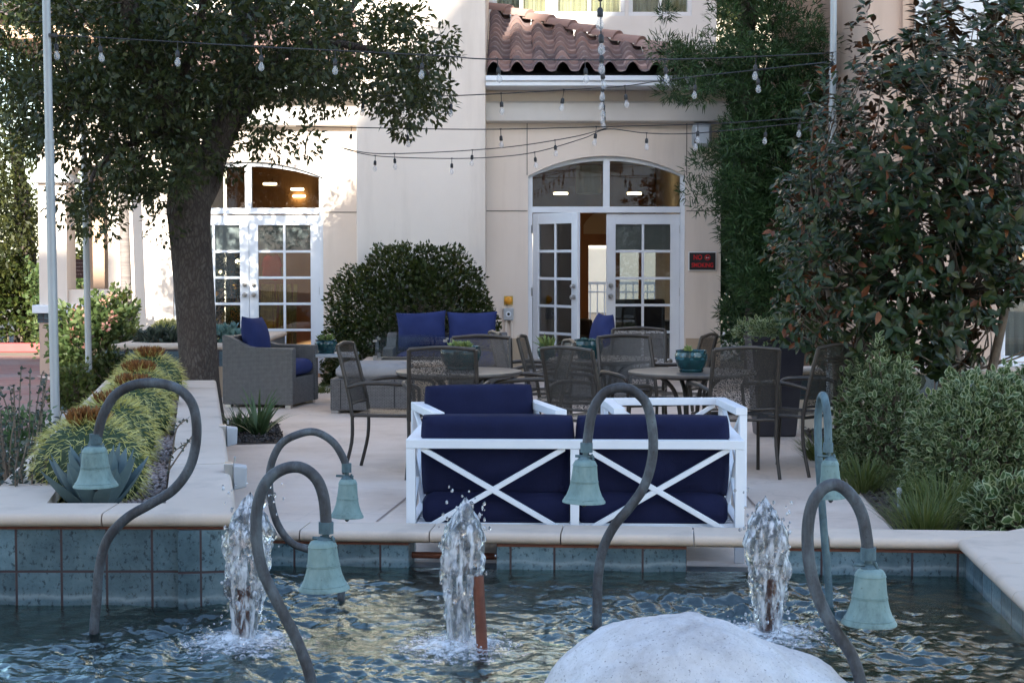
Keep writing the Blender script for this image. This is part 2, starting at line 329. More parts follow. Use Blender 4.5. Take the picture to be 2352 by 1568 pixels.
MAT['grass'] = leafM('grass_blade', [(.055, .085, .02), (.10, .13, .035), (.14, .15, .05)], .3, .5, .3, tcol=(.2, .22, .05))
MAT['strap'] = leafM('strap_leaf', [(.045, .09, .03), (.085, .14, .05), (.12, .17, .08)], .25, .4, .4)
MAT['flower'] = leafM('pink_flower', [(.55, .25, .20), (.62, .36, .28), (.5, .16, .14)], .2, .6)
MAT['flowerleaf'] = leafM('rose_leaf', [(.035, .065, .02), (.08, .125, .04), (.14, .18, .07)], .3, .45, .4, tcol=(.25, .28, .08))
MAT['twigleaf'] = leafM('greygreen_leaf', [(.035, .05, .035), (.06, .08, .055), (.085, .10, .08)], .15, .5)
MAT['succulent'] = leafM('succulent_leaf', [(.16, .22, .06), (.26, .30, .09), (.12, .20, .08)], .15, .4)
MAT['bluesucc'] = leafM('blue_succulent', [(.10, .19, .17), (.15, .25, .23)], .1, .5)
MAT['agave'] = M('agave_leaf', (.075, .125, .135), (.12, .18, .19), 6, rough=.55, bump=.2, bscale=30)
MAT['cactus'] = M('cactus_flesh', (.022, .048, .018), (.035, .065, .025), 8, rough=.6)
MAT['spine'] = leafM('cactus_spine', [(.40, .38, .09), (.66, .60, .19), (.58, .56, .24), (.50, .45, .13)], .15, .45)
MAT['bud'] = leafM('dry_cactus_flower', [(.11, .04, .012), (.22, .085, .02), (.30, .13, .035)], .1, .7)
MAT['mulch'] = leafM('dark_mulch', [(.025, .022, .02), (.06, .05, .045), (.10, .09, .085)], 0, .9)
MAT['xmas'] = leafM('fir_needle', [(.006, .025, .014), (.012, .04, .022)], .05, .5)

# ------------------------------------------------------------------ objects
WM = {}
def wm(o): return WM.get(o.name, Matrix.Identity(4)) if o else Matrix.Identity(4)
USED = set()
def tag(o, label, cat, group=None):
    o['label'] = label; o['category'] = cat
    if group: o['group'] = group
    return o
def thing(name, label, cat, loc=(0, 0, 0), rz=0, group=None):
    o = bpy.data.objects.new(name, None); COL.objects.link(o); o.empty_display_size = .1
    o.location = loc; o.rotation_euler = (0, 0, rz)
    WM[o.name] = Matrix.Translation(loc) @ Matrix.Rotation(rz, 4, 'Z')
    return tag(o, label, cat, group)
def link_mesh(name, me, mat, parent=None, origin=None):
    o = bpy.data.objects.new(name, me); COL.objects.link(o)
    if mat is not None: me.materials.append(MAT[mat] if isinstance(mat, str) else mat)
    if parent is not None:
        o.parent = parent; WM[o.name] = wm(parent)
    elif origin is not None:
        o.location = origin; WM[o.name] = Matrix.Translation(origin)
    return o
def structure(o): o['kind'] = 'structure'; return o
def stuff(o): o['kind'] = 'stuff'; return o
def copy_tree(o, parent=None):
    c = o.copy(); COL.objects.link(c)
    if parent: c.parent = parent; WM[c.name] = wm(o)
    for ch in list(o.children): copy_tree(ch, c)
    return c
def rotz(loc, rz): return Matrix.Translation(loc) @ Matrix.Rotation(rz, 4, 'Z')
class MB:
    """gathers shapes in world (or local) space and links them as one mesh"""
    def __init__(s, X=None): s.v = []; s.f = []; s.X = X
    def add(s, vs, fs, X=None):
        X = X or s.X; b = len(s.v)
        s.v += [tuple(X @ Vector(p)) if X else tuple(p) for p in vs]
        s.f += [tuple(b+i for i in f) for f in fs]; return s
    def box(s, x0, x1, y0, y1, z0, z1, X=None):
        return s.add([(x0,y0,z0),(x1,y0,z0),(x1,y1,z0),(x0,y1,z0),(x0,y0,z1),(x1,y0,z1),(x1,y1,z1),(x0,y1,z1)],
                     [(3,2,1,0),(4,5,6,7),(0,1,5,4),(1,2,6,5),(2,3,7,6),(3,0,4,7)], X)
    def bar(s, p, q, w, h, up=(0, 0, 1)):
        p, q = Vector(p), Vector(q); d = (q-p).normalized(); u = Vector(up)
        if abs(d.dot(u)) > .98: u = Vector((0, 1, 0))
        r = d.cross(u).normalized(); u = r.cross(d)
        vs = [e + r*a*w/2 + u*b*h/2 for e in (p, q) for a, b in ((-1,-1),(1,-1),(1,1),(-1,1))]
        return s.add(vs, [(3,2,1,0),(4,5,6,7),(0,1,5,4),(1,2,6,5),(2,3,7,6),(3,0,4,7)])
    def tube(s, pts, rad, n=8, sub=0, cap=True, squash=None):
        pts = [Vector(p) for p in pts]
        if not hasattr(rad, '__len__'): rad = [rad]*len(pts)
        rad = list(rad)
        if sub: pts, rad = catmull(pts, rad, sub)
        t = [(pts[min(i+1, len(pts)-1)]-pts[max(i-1, 0)]).normalized() for i in range(len(pts))]
        ref = Vector((0, 0, 1)) if abs(t[0].z) < .9 else Vector((1, 0, 0))
        nrm = (ref - t[0]*ref.dot(t[0])).normalized(); vs = []; fs = []
        for i, p in enumerate(pts):
            nrm = (nrm - t[i]*nrm.dot(t[i])).normalized(); bi = t[i].cross(nrm)
            for k in range(n):
                a = 2*PI*k/n; vs.append(p + (nrm*math.cos(a)+bi*math.sin(a))*rad[i])
        for i in range(len(pts)-1):
            for k in range(n):
                k2 = (k+1) % n; fs.append((i*n+k, i*n+k2, (i+1)*n+k2, (i+1)*n+k))
        if cap: fs.append(tuple(range(n-1, -1, -1))); fs.append(tuple((len(pts)-1)*n+k for k in range(n)))
        return s.add(vs, fs)
    def lathe(s, prof, n=24, X=None, cap=True):
        vs = []; fs = []
        for r, z in prof:
            for k in range(n): vs.append((r*math.cos(2*PI*k/n), r*math.sin(2*PI*k/n), z))
        for i in range(len(prof)-1):
            for k in range(n):
                k2 = (k+1) % n; fs.append((i*n+k, i*n+k2, (i+1)*n+k2, (i+1)*n+k))
        if cap: fs.append(tuple(range(n-1, -1, -1))); fs.append(tuple((len(prof)-1)*n+k for k in range(n)))
        return s.add(vs, fs, X)
    def prism(s, poly, a0, a1, axis='y', X=None):
        """poly of (x,z) extruded along y, or of (x,y) extruded along z, or (y,z) along x"""
        mk = {'y': lambda p, a: (p[0], a, p[1]), 'z': lambda p, a: (p[0], p[1], a), 'x': lambda p, a: (a, p[0], p[1])}[axis]
        n = len(poly); vs = [mk(p, a0) for p in poly]+[mk(p, a1) for p in poly]
        fs = [tuple(range(n)), tuple(range(2*n-1, n-1, -1))]+[(i, i+n, (i+1) % n+n, (i+1) % n) for i in range(n)]
        return s.add(vs, fs, X)
    def strip(s, lower, upper, a0, a1):
        """band between two (x,z) lines of equal length, extruded along y"""
        for i in range(len(lower)-1):
            s.prism([lower[i], lower[i+1], upper[i+1], upper[i]], a0, a1)
        return s
    def ico(s, c, r, sub=1, sq=(1, 1, 1)):
        import bmesh
        bm = bmesh.new(); bmesh.ops.create_icosphere(bm, subdivisions=sub, radius=1)
        s.add([Vector(c)+Vector((v.co.x*r*sq[0], v.co.y*r*sq[1], v.co.z*r*sq[2])) for v in bm.verts], [tuple(v.index for v in f.verts) for f in bm.faces]); bm.free(); return s
    def cushion(s, size, X=None, n=12, kind='block', puff=.25, seed=0):
        sx, sy, sz = size; vs = []; idx = {}
        fs = []
        def vert(u, v, top):
            a = 1-u**4*.55-v**4*.55+.3*u**4*v**4
            if kind == 'pillow':
                th = max(0, (1-u*u)*(1-v*v))**.5; pinch = 1-.09*(1-abs(v)**2)*(abs(u)**6) ; pinch2 = 1-.09*(1-abs(u)**2)*(abs(v)**6)
                x, z, y = u*pinch, v*pinch2, th
                x, z = u*(1-.08*(1-v*v)*u*u), v*(1-.08*(1-u*u)*v*v)
            else:
                k = max(abs(u), abs(v)); e = max(0, (k-.80)/.20)
                th = (1-e**2.6*.62)*(1-puff*(u*u*.5+v*v*.5)); x, z, y = u*(1-.03*v**4), v*(1-.03*u**4), th
            w = .06*mnoise.noise(Vector((u*2+seed, v*2, 3*seed+top)))+.05*mnoise.noise(Vector((u*5+seed, v*4, seed+top*7)))
            return (x*sx/2, (1 if top else -1)*(y+w*y)*sy/2, z*sz/2)
        for top in (0, 1):
            for i in range(n+1):
                for j in range(n+1):
                    vs.append(vert(math.sin(PI/2*(-1+2*i/n)*.999)*.5+(-1+2*i/n)*.5, math.sin(PI/2*(-1+2*j/n)*.999)*.5+(-1+2*j/n)*.5, top))
        N = (n+1)*(n+1); q = lambda i, j, t: t*N+i*(n+1)+j
        for i in range(n):
            for j in range(n):
                fs.append((q(i,j,0), q(i+1,j,0), q(i+1,j+1,0), q(i,j+1,0))); fs.append((q(i,j+1,1), q(i+1,j+1,1), q(i+1,j,1), q(i,j,1)))
        for i in range(n):
            fs.append((q(i,0,0), q(i,0,1), q(i+1,0,1), q(i+1,0,0))); fs.append((q(i+1,n,0), q(i+1,n,1), q(i,n,1), q(i,n,0)))
            fs.append((q(0,i+1,0), q(0,i+1,1), q(0,i,1), q(0,i,0))); fs.append((q(n,i,0), q(n,i,1), q(n,i+1,1), q(n,i+1,0)))
        return s.add(vs, fs, X)
    def build(s, name, mat, parent=None, bevel=0, smooth=None, origin=None, local=False, sub=0):
        me = bpy.data.meshes.new(name)
        X = Matrix.Identity(4)
        if not local:
            if parent is not None: X = wm(parent).inverted()
            elif origin is not None: X = Matrix.Translation(origin).inverted()
        me.from_pydata([X @ Vector(v) for v in s.v], [], s.f); me.update()
        import bmesh
        bm = bmesh.new(); bm.from_mesh(me)
        if len(bm.faces) < 60000: bmesh.ops.recalc_face_normals(bm, faces=bm.faces)
        bm.to_mesh(me); bm.free()
        o = link_mesh(name, me, mat, parent, origin)
        if bevel:
            b = o.modifiers.new('bevel', 'BEVEL'); b.width = bevel; b.segments = 2; b.limit_method = 'ANGLE'; b.harden_normals = False
        if sub:
            b = o.modifiers.new('subdivision', 'SUBSURF'); b.levels = sub; b.render_levels = sub
        if smooth is not None:
            me.shade_smooth()
            if smooth < 179: me.set_sharp_from_angle(angle=R(smooth))
        return o
def catmull(pts, rad, sub):
    op, orr = [], []
    for i in range(len(pts)-1):
        p0, p1, p2, p3 = pts[max(i-1, 0)], pts[i], pts[i+1], pts[min(i+2, len(pts)-1)]
        for k in range(sub):
            t = k/sub
            op.append(.5*((2*p1)+(p2-p0)*t+(2*p0-5*p1+4*p2-p3)*t*t+(3*p1-p0-3*p2+p3)*t**3)); orr.append(rad[i]*(1-t)+rad[i+1]*t)
    op.append(pts[-1]); orr.append(rad[-1]); return op, orr
# ------------------------------------------------------------------ leaves
def unit(a): return a/np.maximum(np.linalg.norm(a, axis=1, keepdims=True), 1e-9)
def randdir(n): return unit(RNG.normal(size=(n, 3)))
def leafmesh(name, pos, d, L, W, mat, parent=None, nrm=None, shape='rhomb', fold=.25, bend=.0, origin=None):
    """pos (N,3) leaf bases, d (N,3) leaf directions, L and W lengths and half widths"""
    N = len(pos); d = unit(d); L = np.broadcast_to(L, (N,))[:, None]; W = np.broadcast_to(W, (N,))[:, None]
    up = nrm if nrm is not None else randdir(N)+np.array([0, 0, .9])
    r = unit(np.cross(d, up)); n = unit(np.cross(r, d))
    X = np.linalg.inv(np.array(wm(parent) if parent is not None else (Matrix.Translation(origin) if origin is not None else Matrix.Identity(4))))
    if shape == 'rhomb':
        V = np.stack([pos, pos+d*L*.45+r*W, pos+d*L-n*L*bend, pos+d*L*.45-r*W], 1); F = [(0, 1, 2, 3)]; e = [1, 1, 1, 1]
    elif shape == 'tri':
        V = np.stack([pos-r*W, pos+r*W, pos+d*L-n*L*bend], 1); F = [(0, 1, 2)]; e = [1, 1, 1]
    elif shape == 'blade':
        V = np.stack([pos-r*W, pos+r*W, pos+d*L*.4+r*W*.9-n*L*bend*.12, pos+d*L*.4-r*W*.9-n*L*bend*.12, pos+d*L*.75+r*W*.55-n*L*bend*.5, pos+d*L*.75-r*W*.55-n*L*bend*.5, pos+d*L-n*L*bend], 1)
        F = [(0, 1, 2, 3), (3, 2, 4, 5), (5, 4, 6)]; e = [1]*7
    else:
        f = n*W*fold*2; a, b = .33, .70
        V = np.stack([pos, pos+d*L*a+r*W+f-n*L*bend*.1, pos+d*L*a-n*L*bend*.1, pos+d*L*a-r*W+f-n*L*bend*.1,
                      pos+d*L*b+r*W*.82+f*.8-n*L*bend*.45, pos+d*L*b-n*L*bend*.45, pos+d*L*b-r*W*.82+f*.8-n*L*bend*.45, pos+d*L-n*L*bend], 1)
        F = [(0, 1, 2), (0, 2, 3), (1, 4, 5, 2), (2, 5, 6, 3), (4, 7, 5), (5, 7, 6)]; e = [.75, 1, 0, 1, 1, 0, 1, 1]
    k = V.shape[1]; V = V.reshape(-1, 3); V = V @ X[:3, :3].T + X[:3, 3]
    base = (np.arange(N)*k)[:, None]
    loops = np.concatenate([base+np.array(f)[None, :] for f in F], 1).ravel()
    sizes = np.tile([len(f) for f in F], N); starts = np.concatenate([[0], np.cumsum(sizes)[:-1]])
    me = bpy.data.meshes.new(name); me.vertices.add(len(V)); me.vertices.foreach_set('co', V.astype(np.float32).ravel())
    me.loops.add(len(loops)); me.loops.foreach_set('vertex_index', loops.astype(np.int32))
    me.polygons.add(len(sizes)); me.polygons.foreach_set('loop_start', starts.astype(np.int32)); me.polygons.foreach_set('loop_total', sizes.astype(np.int32))
    at = me.attributes.new('edge', 'FLOAT', 'POINT'); at.data.foreach_set('value', np.tile(np.array(e, np.float32), N))
    me.update(calc_edges=True)
    return link_mesh(name, me, mat, parent, origin)
def clumps(centers, radii, per, squash=.8, shell=.5):
    """leaf positions and outward directions in clumps round the centers"""
    P_, D_ = [], []
    for c, r, n in zip(centers, radii, np.broadcast_to(per, (len(centers),))):
        n = int(n); dd = randdir(n); u = RNG.uniform(0, 1, n)**(1/3*(1-shell)+.02*0) if shell < 1 else np.ones(n)
        rr = r*u[:, None]; q = dd*rr*np.array([1, 1, squash])
        P_.append(np.array(c)[None, :]+q); D_.append(dd)
    return np.concatenate(P_), np.concatenate(D_)
def ell_points(ells, Y0, Y1, dens):
    """clump centers with real depth: picks from ellipses of the view and a depth for each"""
    out = []
    for (cx, cy, rx, ry, *k) in ells:
        n = max(1, int(rx*ry*dens*(k[0] if k else 1)/1000))
        for _ in range(n):
            a = random.uniform(0, 2*PI); q = math.sqrt(random.random())
            y0, y1 = (k[1], k[2]) if len(k) > 2 else (Y0, Y1)
            out.append(tuple(P(cx+rx*q*math.cos(a), cy+ry*q*math.sin(a), random.uniform(y0, y1))))
    return np.array(out)
EXPO = 1.92
# ================================================================== setting
def sheet(name, poly, z, mat, origin=(0, 0, 0)):
    b = MB(); b.add([(x, y, z) for x, y in poly], [tuple(range(len(poly)))]); return structure(b.build(name, mat, origin=origin))
# ground as one sheet with the basin cut out of it
E1 = Vector((math.cos(R(5)), -math.sin(R(5)), 0)); E2 = Vector((math.sin(R(5)), math.cos(R(5)), 0)); PO = Vector((2.10, 7.86, 0))
def PL(u, v, z=0): return PO+E1*u+E2*v+Vector((0, 0, z))
def xy(v): return (v.x, v.y)
hole = [(-2.6, 3.4), (-2.6, 8.0), xy(PL(-3.5, .1)), xy(PL(.1, .1)), xy(PL(.1, -4.4))]
g = MB(); big = [(-900, -900), (-900, 900), (0, 900), (900, 900), (900, -900)]
g.add([(x, y, -.012) for x, y in big]+[(x, y, -.012) for x, y in hole], [(0, 1, 6, 5), (1, 2, 7, 6), (2, 3, 8, 7), (3, 4, 9, 8), (4, 0, 5, 9)])
structure(g.build('ground', 'earth'))
bedline = lambda Y: 2.0+(Y-8.0)*.075
BW = lambda u: PL(u, .215)
sheet('patio', [xy(PL(-3.56, .20)), xy(PL(.5, .20)), (bedline(8.0)+.3, 8.0), (bedline(15)+.3, 15), (4, 17), (4, 20.9), (-6, 21.5), (-3.0, 15.6)], 0.0, 'patio')
# saw-cut joints of the patio slab
j = MB()
for a, b_ in ((G(925, 1150), G(865, 1198)), (G(925, 1150), G(945, 1134)), (G(1715, 1140), G(1760, 1190))):
    a, b_ = Vector(a), Vector(b_); r = (b_-a).normalized().cross(Vector((0, 0, 1)))*.006
    j.add([a-r+Vector((0, 0, .004)), a+r+Vector((0, 0, .004)), b_+r+Vector((0, 0, .004)), b_-r+Vector((0, 0, .004))], [(0, 1, 2, 3)])
structure(j.build('patio_joints', M('joint_fill', (.30, .22, .18), rough=.9)))
sheet('brick_path', [(-14, 12), (-4.1, 9), (-4.5, 21), (-5.4, 26), (-14, 26)], -.004, 'brickpath')
sheet('road', [(-60, 27.5), (-4, 27.5), (-4, 40), (-60, 40)], -.004, 'asphalt')
k = MB(); k.box(-40, -6.2, 27.0, 27.3, -.01, .13); tag(k.build('painted_kerb', 'redkerb', origin=(-20, 27, 0), bevel=.02), 'red painted kerb at the far end of the brick path', 'kerb')
# ================================================================== hotel building
hotel = thing('hotel_building', 'beige stucco hotel building with clay tile roof and arched white french doors', 'building', (0, 21, 0))
def arc_pts(x0, x1, zs, zc, n=24):
    h = zc-zs; w = (x1-x0)/2; r = (w*w+h*h)/(2*h); cz = zc-r; cx = (x0+x1)/2
    a = math.asin(min(1, w/r)); return [(cx+r*math.sin(-a+2*a*i/n), cz+r*math.cos(-a+2*a*i/n)) for i in range(n+1)]
def wall_arch(mb, X0, X1, Z1, Y0, Y1, x0, x1, zs, zc):
    mb.box(X0, x0, Y0, Y1, 0, Z1); mb.box(x1, X1, Y0, Y1, 0, Z1)
    a = arc_pts(x0, x1, zs, zc); mb.strip(a, [(p[0], Z1) for p in a], Y0, Y1)
w = MB(); wall_arch(w, -.315, 2.565, 3.5, 21.0, 21.3, .198, 2.126, 2.49, 2.735); w.build('wall', 'stucco', hotel)
w = MB(); wall_arch(w, -4.85, -1.87, 3.5, 21.6, 21.9, -4.29, -2.386, 2.50, 2.70); w.build('wall', 'stucco', hotel)
w = MB(); w.box(-1.867, -.316, 20.55, 24.0, 0, 9.2); w.build('column', 'stucco', hotel, bevel=.012)
w = MB(); w.box(2.265, 2.564, 21.301, 27, 0, 3.5); w.box(-4.85, -4.55, 21.901, 26.99, 0, 3.5); w.build('wall', 'stucco', hotel)
# base band, control joints
for bx in ((-.314, .19, 20.985, 20.999, 0, .50), (2.14, 2.568, 20.985, 20.999, 0, .50), (-2.37, -1.869, 21.585, 21.599, 0, .5)): w = MB(); w.box(*bx); w.build('base_band', 'stucco_base', hotel)
w = MB(); z = 1.5+105/186.7
w.box(-.314, .19, 20.996, 20.9995, z-.006, z+.006); w.box(2.14, 2.563, 20.996, 20.9995, z-.006, z+.006)
w.box(.18, .19, 20.996, 20.9995, 2.5, 3.14); w.box(2.135, 2.145, 20.996, 20.9995, 2.5, 3.14)
w.box(-2.37, -1.869, 21.596, 21.5995, z-.006, z+.006); w.build('wall_joint', 'joint', hotel)
# cornices
def cornice(x0, x1, Yw, xr):
    w = MB(); w.prism([(Yw-.0005, 3.13), (Yw-.16, 3.15), (Yw-.17, 3.18), (Yw-.17, 3.36), (Yw-.19, 3.38), (Yw-.0005, 3.39)], x0, x1+(.10 if xr else 0), 'x'); w.build('cornice', 'trim', hotel, smooth=30)
    w = MB(); w.box(x0, x1+(.06 if xr else 0), Yw-.10, Yw-.0006, 3.392, 3.52); w.build('cornice', 'stucco', hotel)
    w = MB(); w.prism([(Yw-.0004, 3.522), (Yw-.42, 3.522), (Yw-.52, 3.54), (Yw-.52, 3.58), (Yw-.55, 3.60), (Yw-.55, 3.655), (Yw-.0004, 3.655)], x0, x1+(.18 if xr else 0), 'x'); w.build('fascia', 'white', hotel, smooth=30)
cornice(-.314, 2.565, 21.0, True); cornice(-5.2, -1.869, 21.6, False)
# barrel tile roofs
def tile_roof(x0, x1, y0, z0, m, depth, hip, name='roof'):
    mb = MB(); tints = []; pitch = .275; course = .25; L = math.hypot(1, m); ns = 10
    rows = int(depth*L/course)+1
    xcols = int((x1-x0)/pitch)+1
    prof = []
    for i in range(ns+1):
        t = i/ns
        prof.append((t, math.sin(PI*min(1, t/.62))**.8*.105 if t < .62 else -.012*math.sin(PI*(t-.62)/.38)))
    for r_ in range(rows):
        for c in range(xcols):
            xa = x0+c*pitch; sa = r_*course; sb = (r_+1)*course+.05
            ya, yb = y0+sa/L, y0+sb/L
            if hip and (x1-xa-pitch*.3) < (ya-y0): continue
            jit = random.uniform(-.006, .006); tint = min(1, max(0, random.gauss(.36, .24))); tap = random.uniform(.92, 1.0)
            vs = []; fs = []
            for e, (yy, ss, lift) in enumerate(((ya, sa, .045), (ya+.002, sa, .012), (yb, sb, .0))):
                for t, h in prof:
                    hh = h*(1 if e < 2 else .93)
                    vs.append((xa+t*pitch+jit, yy, z0+ss/L*m+lift*(1 if e == 0 else .2 if e == 1 else 0)+hh-(0 if e != 1 else .012)))
            n = ns+1
            for e0, e1 in ((1, 0), (0, 2)):
                if r_ == 0 and e0 == 1: continue
                for i in range(ns): fs.append((e0*n+i, e0*n+i+1, e1*n+i+1, e1*n+i))
            mb.add(vs, fs); tints += [tint]*len(vs)
    o = mb.build(name, 'rooftile', hotel, smooth=45)
    at = o.data.attributes.new('tint', 'FLOAT', 'POINT'); at.data.foreach_set('value', tints)
    return o
rf = tile_roof(-.30, 2.75, 20.42, 3.665, .376, 3.0, True)
d = MB(); d.add([(-.3, 20.45, 3.65), (2.72, 20.45, 3.65), (-.3, 23.45, 4.78)], [(0, 1, 2)]); d.build('roof_deck', 'black', hotel)
hp = MB(); A = Vector((2.72, 20.40, 3.70)); B = Vector((-.32, 23.42, 4.86)); n = 11; tt = []
for i in range(n):
    a = A.lerp(B, i/n); b = A.lerp(B, (i+1.12)/n); dd = (b-a).normalized(); s_ = dd.cross(Vector((0, 0, 1))).normalized(); u = s_.cross(dd); vs = []
    for p, q, l in ((a, .105, .03), (b, .09, 0)):
        for k in range(9):
            t = PI*k/8; vs.append(p+s_*math.cos(t)*q+u*(math.sin(t)*q+l))
    hp.add(vs, [(k, k+1, 10+k, 9+k) for k in range(8)]+[tuple(range(9))]); tt += [random.uniform(.6, 1)]*18
o = hp.build('hip_tiles', 'rooftile', hotel, smooth=45); at = o.data.attributes.new('tint', 'FLOAT', 'POINT'); at.data.foreach_set('value', tt)
tile_roof(-5.3, -1.95, 21.05, 3.665, .376, 3.2, False)
# upper storey
w = MB()
def wall_holes(mb, X0, X1, Z0, Z1, Y0, Y1, holes):
    x = X0
    for (a, b, c, d_) in holes:
        mb.box(x, a, Y0, Y1, Z0, Z1); mb.box(a, b, Y0, Y1, Z0, c); mb.box(a, b, Y0, Y1, d_, Z1); x = b
    mb.box(x, X1, Y0, Y1, Z0, Z1)
UP = [(-.27, .53, 4.84, 6.4), (.58, 1.57, 4.84, 6.4), (1.62, 2.50, 4.84, 6.4)]
wall_holes(w, -.315, 2.84, 3.2, 8.6, 23.9, 24.2, UP); w.box(2.54, 2.839, 24.201, 30, 3.2, 8.6); w.build('upper_wall', 'stucco_white', hotel)
w = MB(); wall_holes(w, -6.0, -1.868, 3.2, 8.6, 24.3, 24.6, [(-5.2, -4.2, 5, 6.5), (-3.6, -2.6, 5, 6.5)]); w.build('upper_wall', 'stucco', hotel)
w = MB(); w.prism([(23.3, 8.6), (31, 8.6), (27.2, 10.2)], -6.3, 3.2, 'x'); w.build('upper_roof', 'rooftile', hotel)
def window(x0, x1, z0, z1, Y, parent, mull=1, curtain='curtain'):
    f = MB(); t = .06
    f.box(x0, x1, Y, Y+.09, z0, z0+t); f.box(x0, x1, Y, Y+.09, z1-t, z1); f.box(x0, x0+t, Y+.001, Y+.089, z0+t, z1-t); f.box(x1-t, x1, Y+.001, Y+.089, z0+t, z1-t)
    for i in range(mull):
        x = x0+(x1-x0)*(i+1)/(mull+1); f.box(x-.025, x+.025, Y+.002, Y+.088, z0+t, z1-t)
    fr = f.build('window', 'white', parent, bevel=.006)
    p = MB(); p.box(x0+t, x1-t, Y+.04, Y+.05, z0+t, z1-t); p.build('pane', 'glass', fr)
    c = MB(); n = 40; pts = [(x0+t+(x1-x0-2*t)*i/n, Y+.22+.03*math.sin(i*1.7)) for i in range(n+1)]
    c.add([(a, b, zz) for a, b in pts for zz in (z0, z1)], [(2*i, 2*i+2, 2*i+3, 2*i+1) for i in range(n)]); c.build('curtain', curtain, fr, smooth=60)
    return fr
for a, b, c, d_ in UP: window(a, b, c, d_, 23.93, hotel)
for a, b in ((-5.2, -4.2), (-3.6, -2.6)): window(a, b, 5, 6.5, 24.33, hotel)
# arched french door units: frame fixed in the wall, the leaves are doors
def leaf_door(X, width, height, parent, mat='white', handle_side=1, shade=True):
    """leaf in local coords: x 0..width, y 0 outside face .. .045, z 0..height; X places it"""
    f = MB(X); st = .115; tr = .13; br = .22; T = .045
    f.box(0, st, 0, T, 0, height); f.box(width-st, width, 0, T, 0, height)
    f.box(st, width-st, 0.001, T-.001, 0, br); f.box(st, width-st, 0.001, T-.001, height-tr, height)
    gx0, gx1, gz0, gz1 = st, width-st, br, height-tr; rows = 5
    f.box((gx0+gx1)/2-.016, (gx0+gx1)/2+.016, .006, T-.006, gz0, gz1)
    for i in range(1, rows):
        z = gz0+(gz1-gz0)*i/rows; f.box(gx0, gx1, .007, T-.007, z-.016, z+.016)
    d_ = f.build('door', mat, parent, bevel=.004)
    p = MB(X); p.box(gx0, gx1, .020, .026, gz0, gz1); p.build('pane', 'glass', d_)
    if shade:
        q = MB(X); q.box(gx0, gx1, .06, .064, gz0+(gz1-gz0)*4/rows+.02, gz1); q.build('roller_shade', 'shade', d_)
    if handle_side is not None:
        hx = width-.055 if handle_side > 0 else .055
        k = MB(X)
        for zz, rr in ((1.0, .028), (1.13, .022)):
            k.lathe([(.03, 0), (.03, .012), (.011, .014), (.011, .03), (rr, .036), (rr, .05), (rr*.6, .06)], 14, X=Matrix.Translation((hx, 0, zz)) @ Matrix.Rotation(R(90), 4, 'X') if not X else X @ Matrix.Translation((hx, 0, zz)) @ Matrix.Rotation(R(90), 4, 'X'))
        k.build('handle', 'metal', d_, smooth=40)
    h = MB(X); hx = -.008 if handle_side and handle_side > 0 else width+.008
    for zz in (.25, 1.05, 1.82): h.box(hx-.012, hx+.012, -.012, .01, zz-.05, zz+.05)
    h.build('hinge', 'metal', d_)
    return d_
def arch_frame(x0, x1, zs, zc, ztr, Y, parent):
    f = MB(); t = .055; n = 24
    o = arc_pts(x0, x1, zs, zc, n); i_ = arc_pts(x0+t, x1-t, zs, zc-t*1.05, n)
    f.strip(i_, o, Y, Y+.12); f.box(x0, x0+t, Y, Y+.12, 0, zs); f.box(x1-t, x1, Y, Y+.12, 0, zs)
    mid = (x0+x1)/2
    f.box(x0+t, x1-t, Y-.004, Y+.116, ztr, ztr+.075); f.box(mid-.04, mid+.04, Y-.003, Y+.115, ztr+.075, zc-t)
    fr = f.build('door_frame', 'white', parent, bevel=.004)
    p = MB(); a = arc_pts(x0+t, x1-t, zs, zc-t*1.05, n); p.strip([(q[0], ztr+.075) for q in a], a, Y+.06, Y+.066); p.build('pane', 'glass', fr)
    return fr
H_ = 2.03
arch_frame(.198, 2.126, 2.49, 2.735, H_+.012, 21.06, hotel)
leaf_door(rotz((1.164, 21.09, .02), 0), .905, H_-.02, hotel, handle_side=-1)
leaf_door(rotz((.255, 21.05, .02), R(-55)), .905, H_-.02, hotel, handle_side=1)
arch_frame(-4.29, -2.386, 2.50, 2.70, H_+.012, 21.66, hotel)
leaf_door(rotz((-3.336, 21.69, .02), 0), .893, H_-.02, hotel, handle_side=-1)
leaf_door(rotz((-4.233, 21.69, .02), 0), .893, H_-.02, hotel, handle_side=1)
# lounge inside: floor, ceiling, brown back wall with openings to the terrace beyond
w = MB(); w.box(-4.5, 2.26, 21.32, 29, -.02, .015); w.build('lounge_floor', 'wood', hotel)
w = MB(); w.box(-4.5, 2.26, 21.92, 29, 2.95, 3.05); w.box(-.3, 2.26, 21.31, 21.92, 2.95, 3.05); w.build('lounge_ceiling', 'cream', hotel)
w = MB(); w.box(-1.2, -1.05, 24.0, 28, 0, 2.95); w.build('lounge_partition', 'wood', hotel)
w = MB(); Yb = 27.0; holes = []
for (xa, xb) in ((1352, 1408), (1424, 1468), (1478, 1520)):
    holes.append((P(xa, 500, Yb).x, P(xb, 500, Yb).x, .42, 1.68))
wall_holes(w, -.9, 3.0, 0, 2.95, Yb, Yb+.15, [(-.2, .62, .45, 1.9)]+holes); w.box(-4.5, -1.2, Yb, Yb+.15, 0, 2.95)
w.build('lounge_back_wall', 'wood', hotel)
w = MB(); a = arc_pts(1.13, 1.9, 2.0, 2.24, 12); w.strip([(q[0], 1.86) for q in a], a, Yb-.03, Yb-.004); w.build('arched_transom', 'cream', hotel)
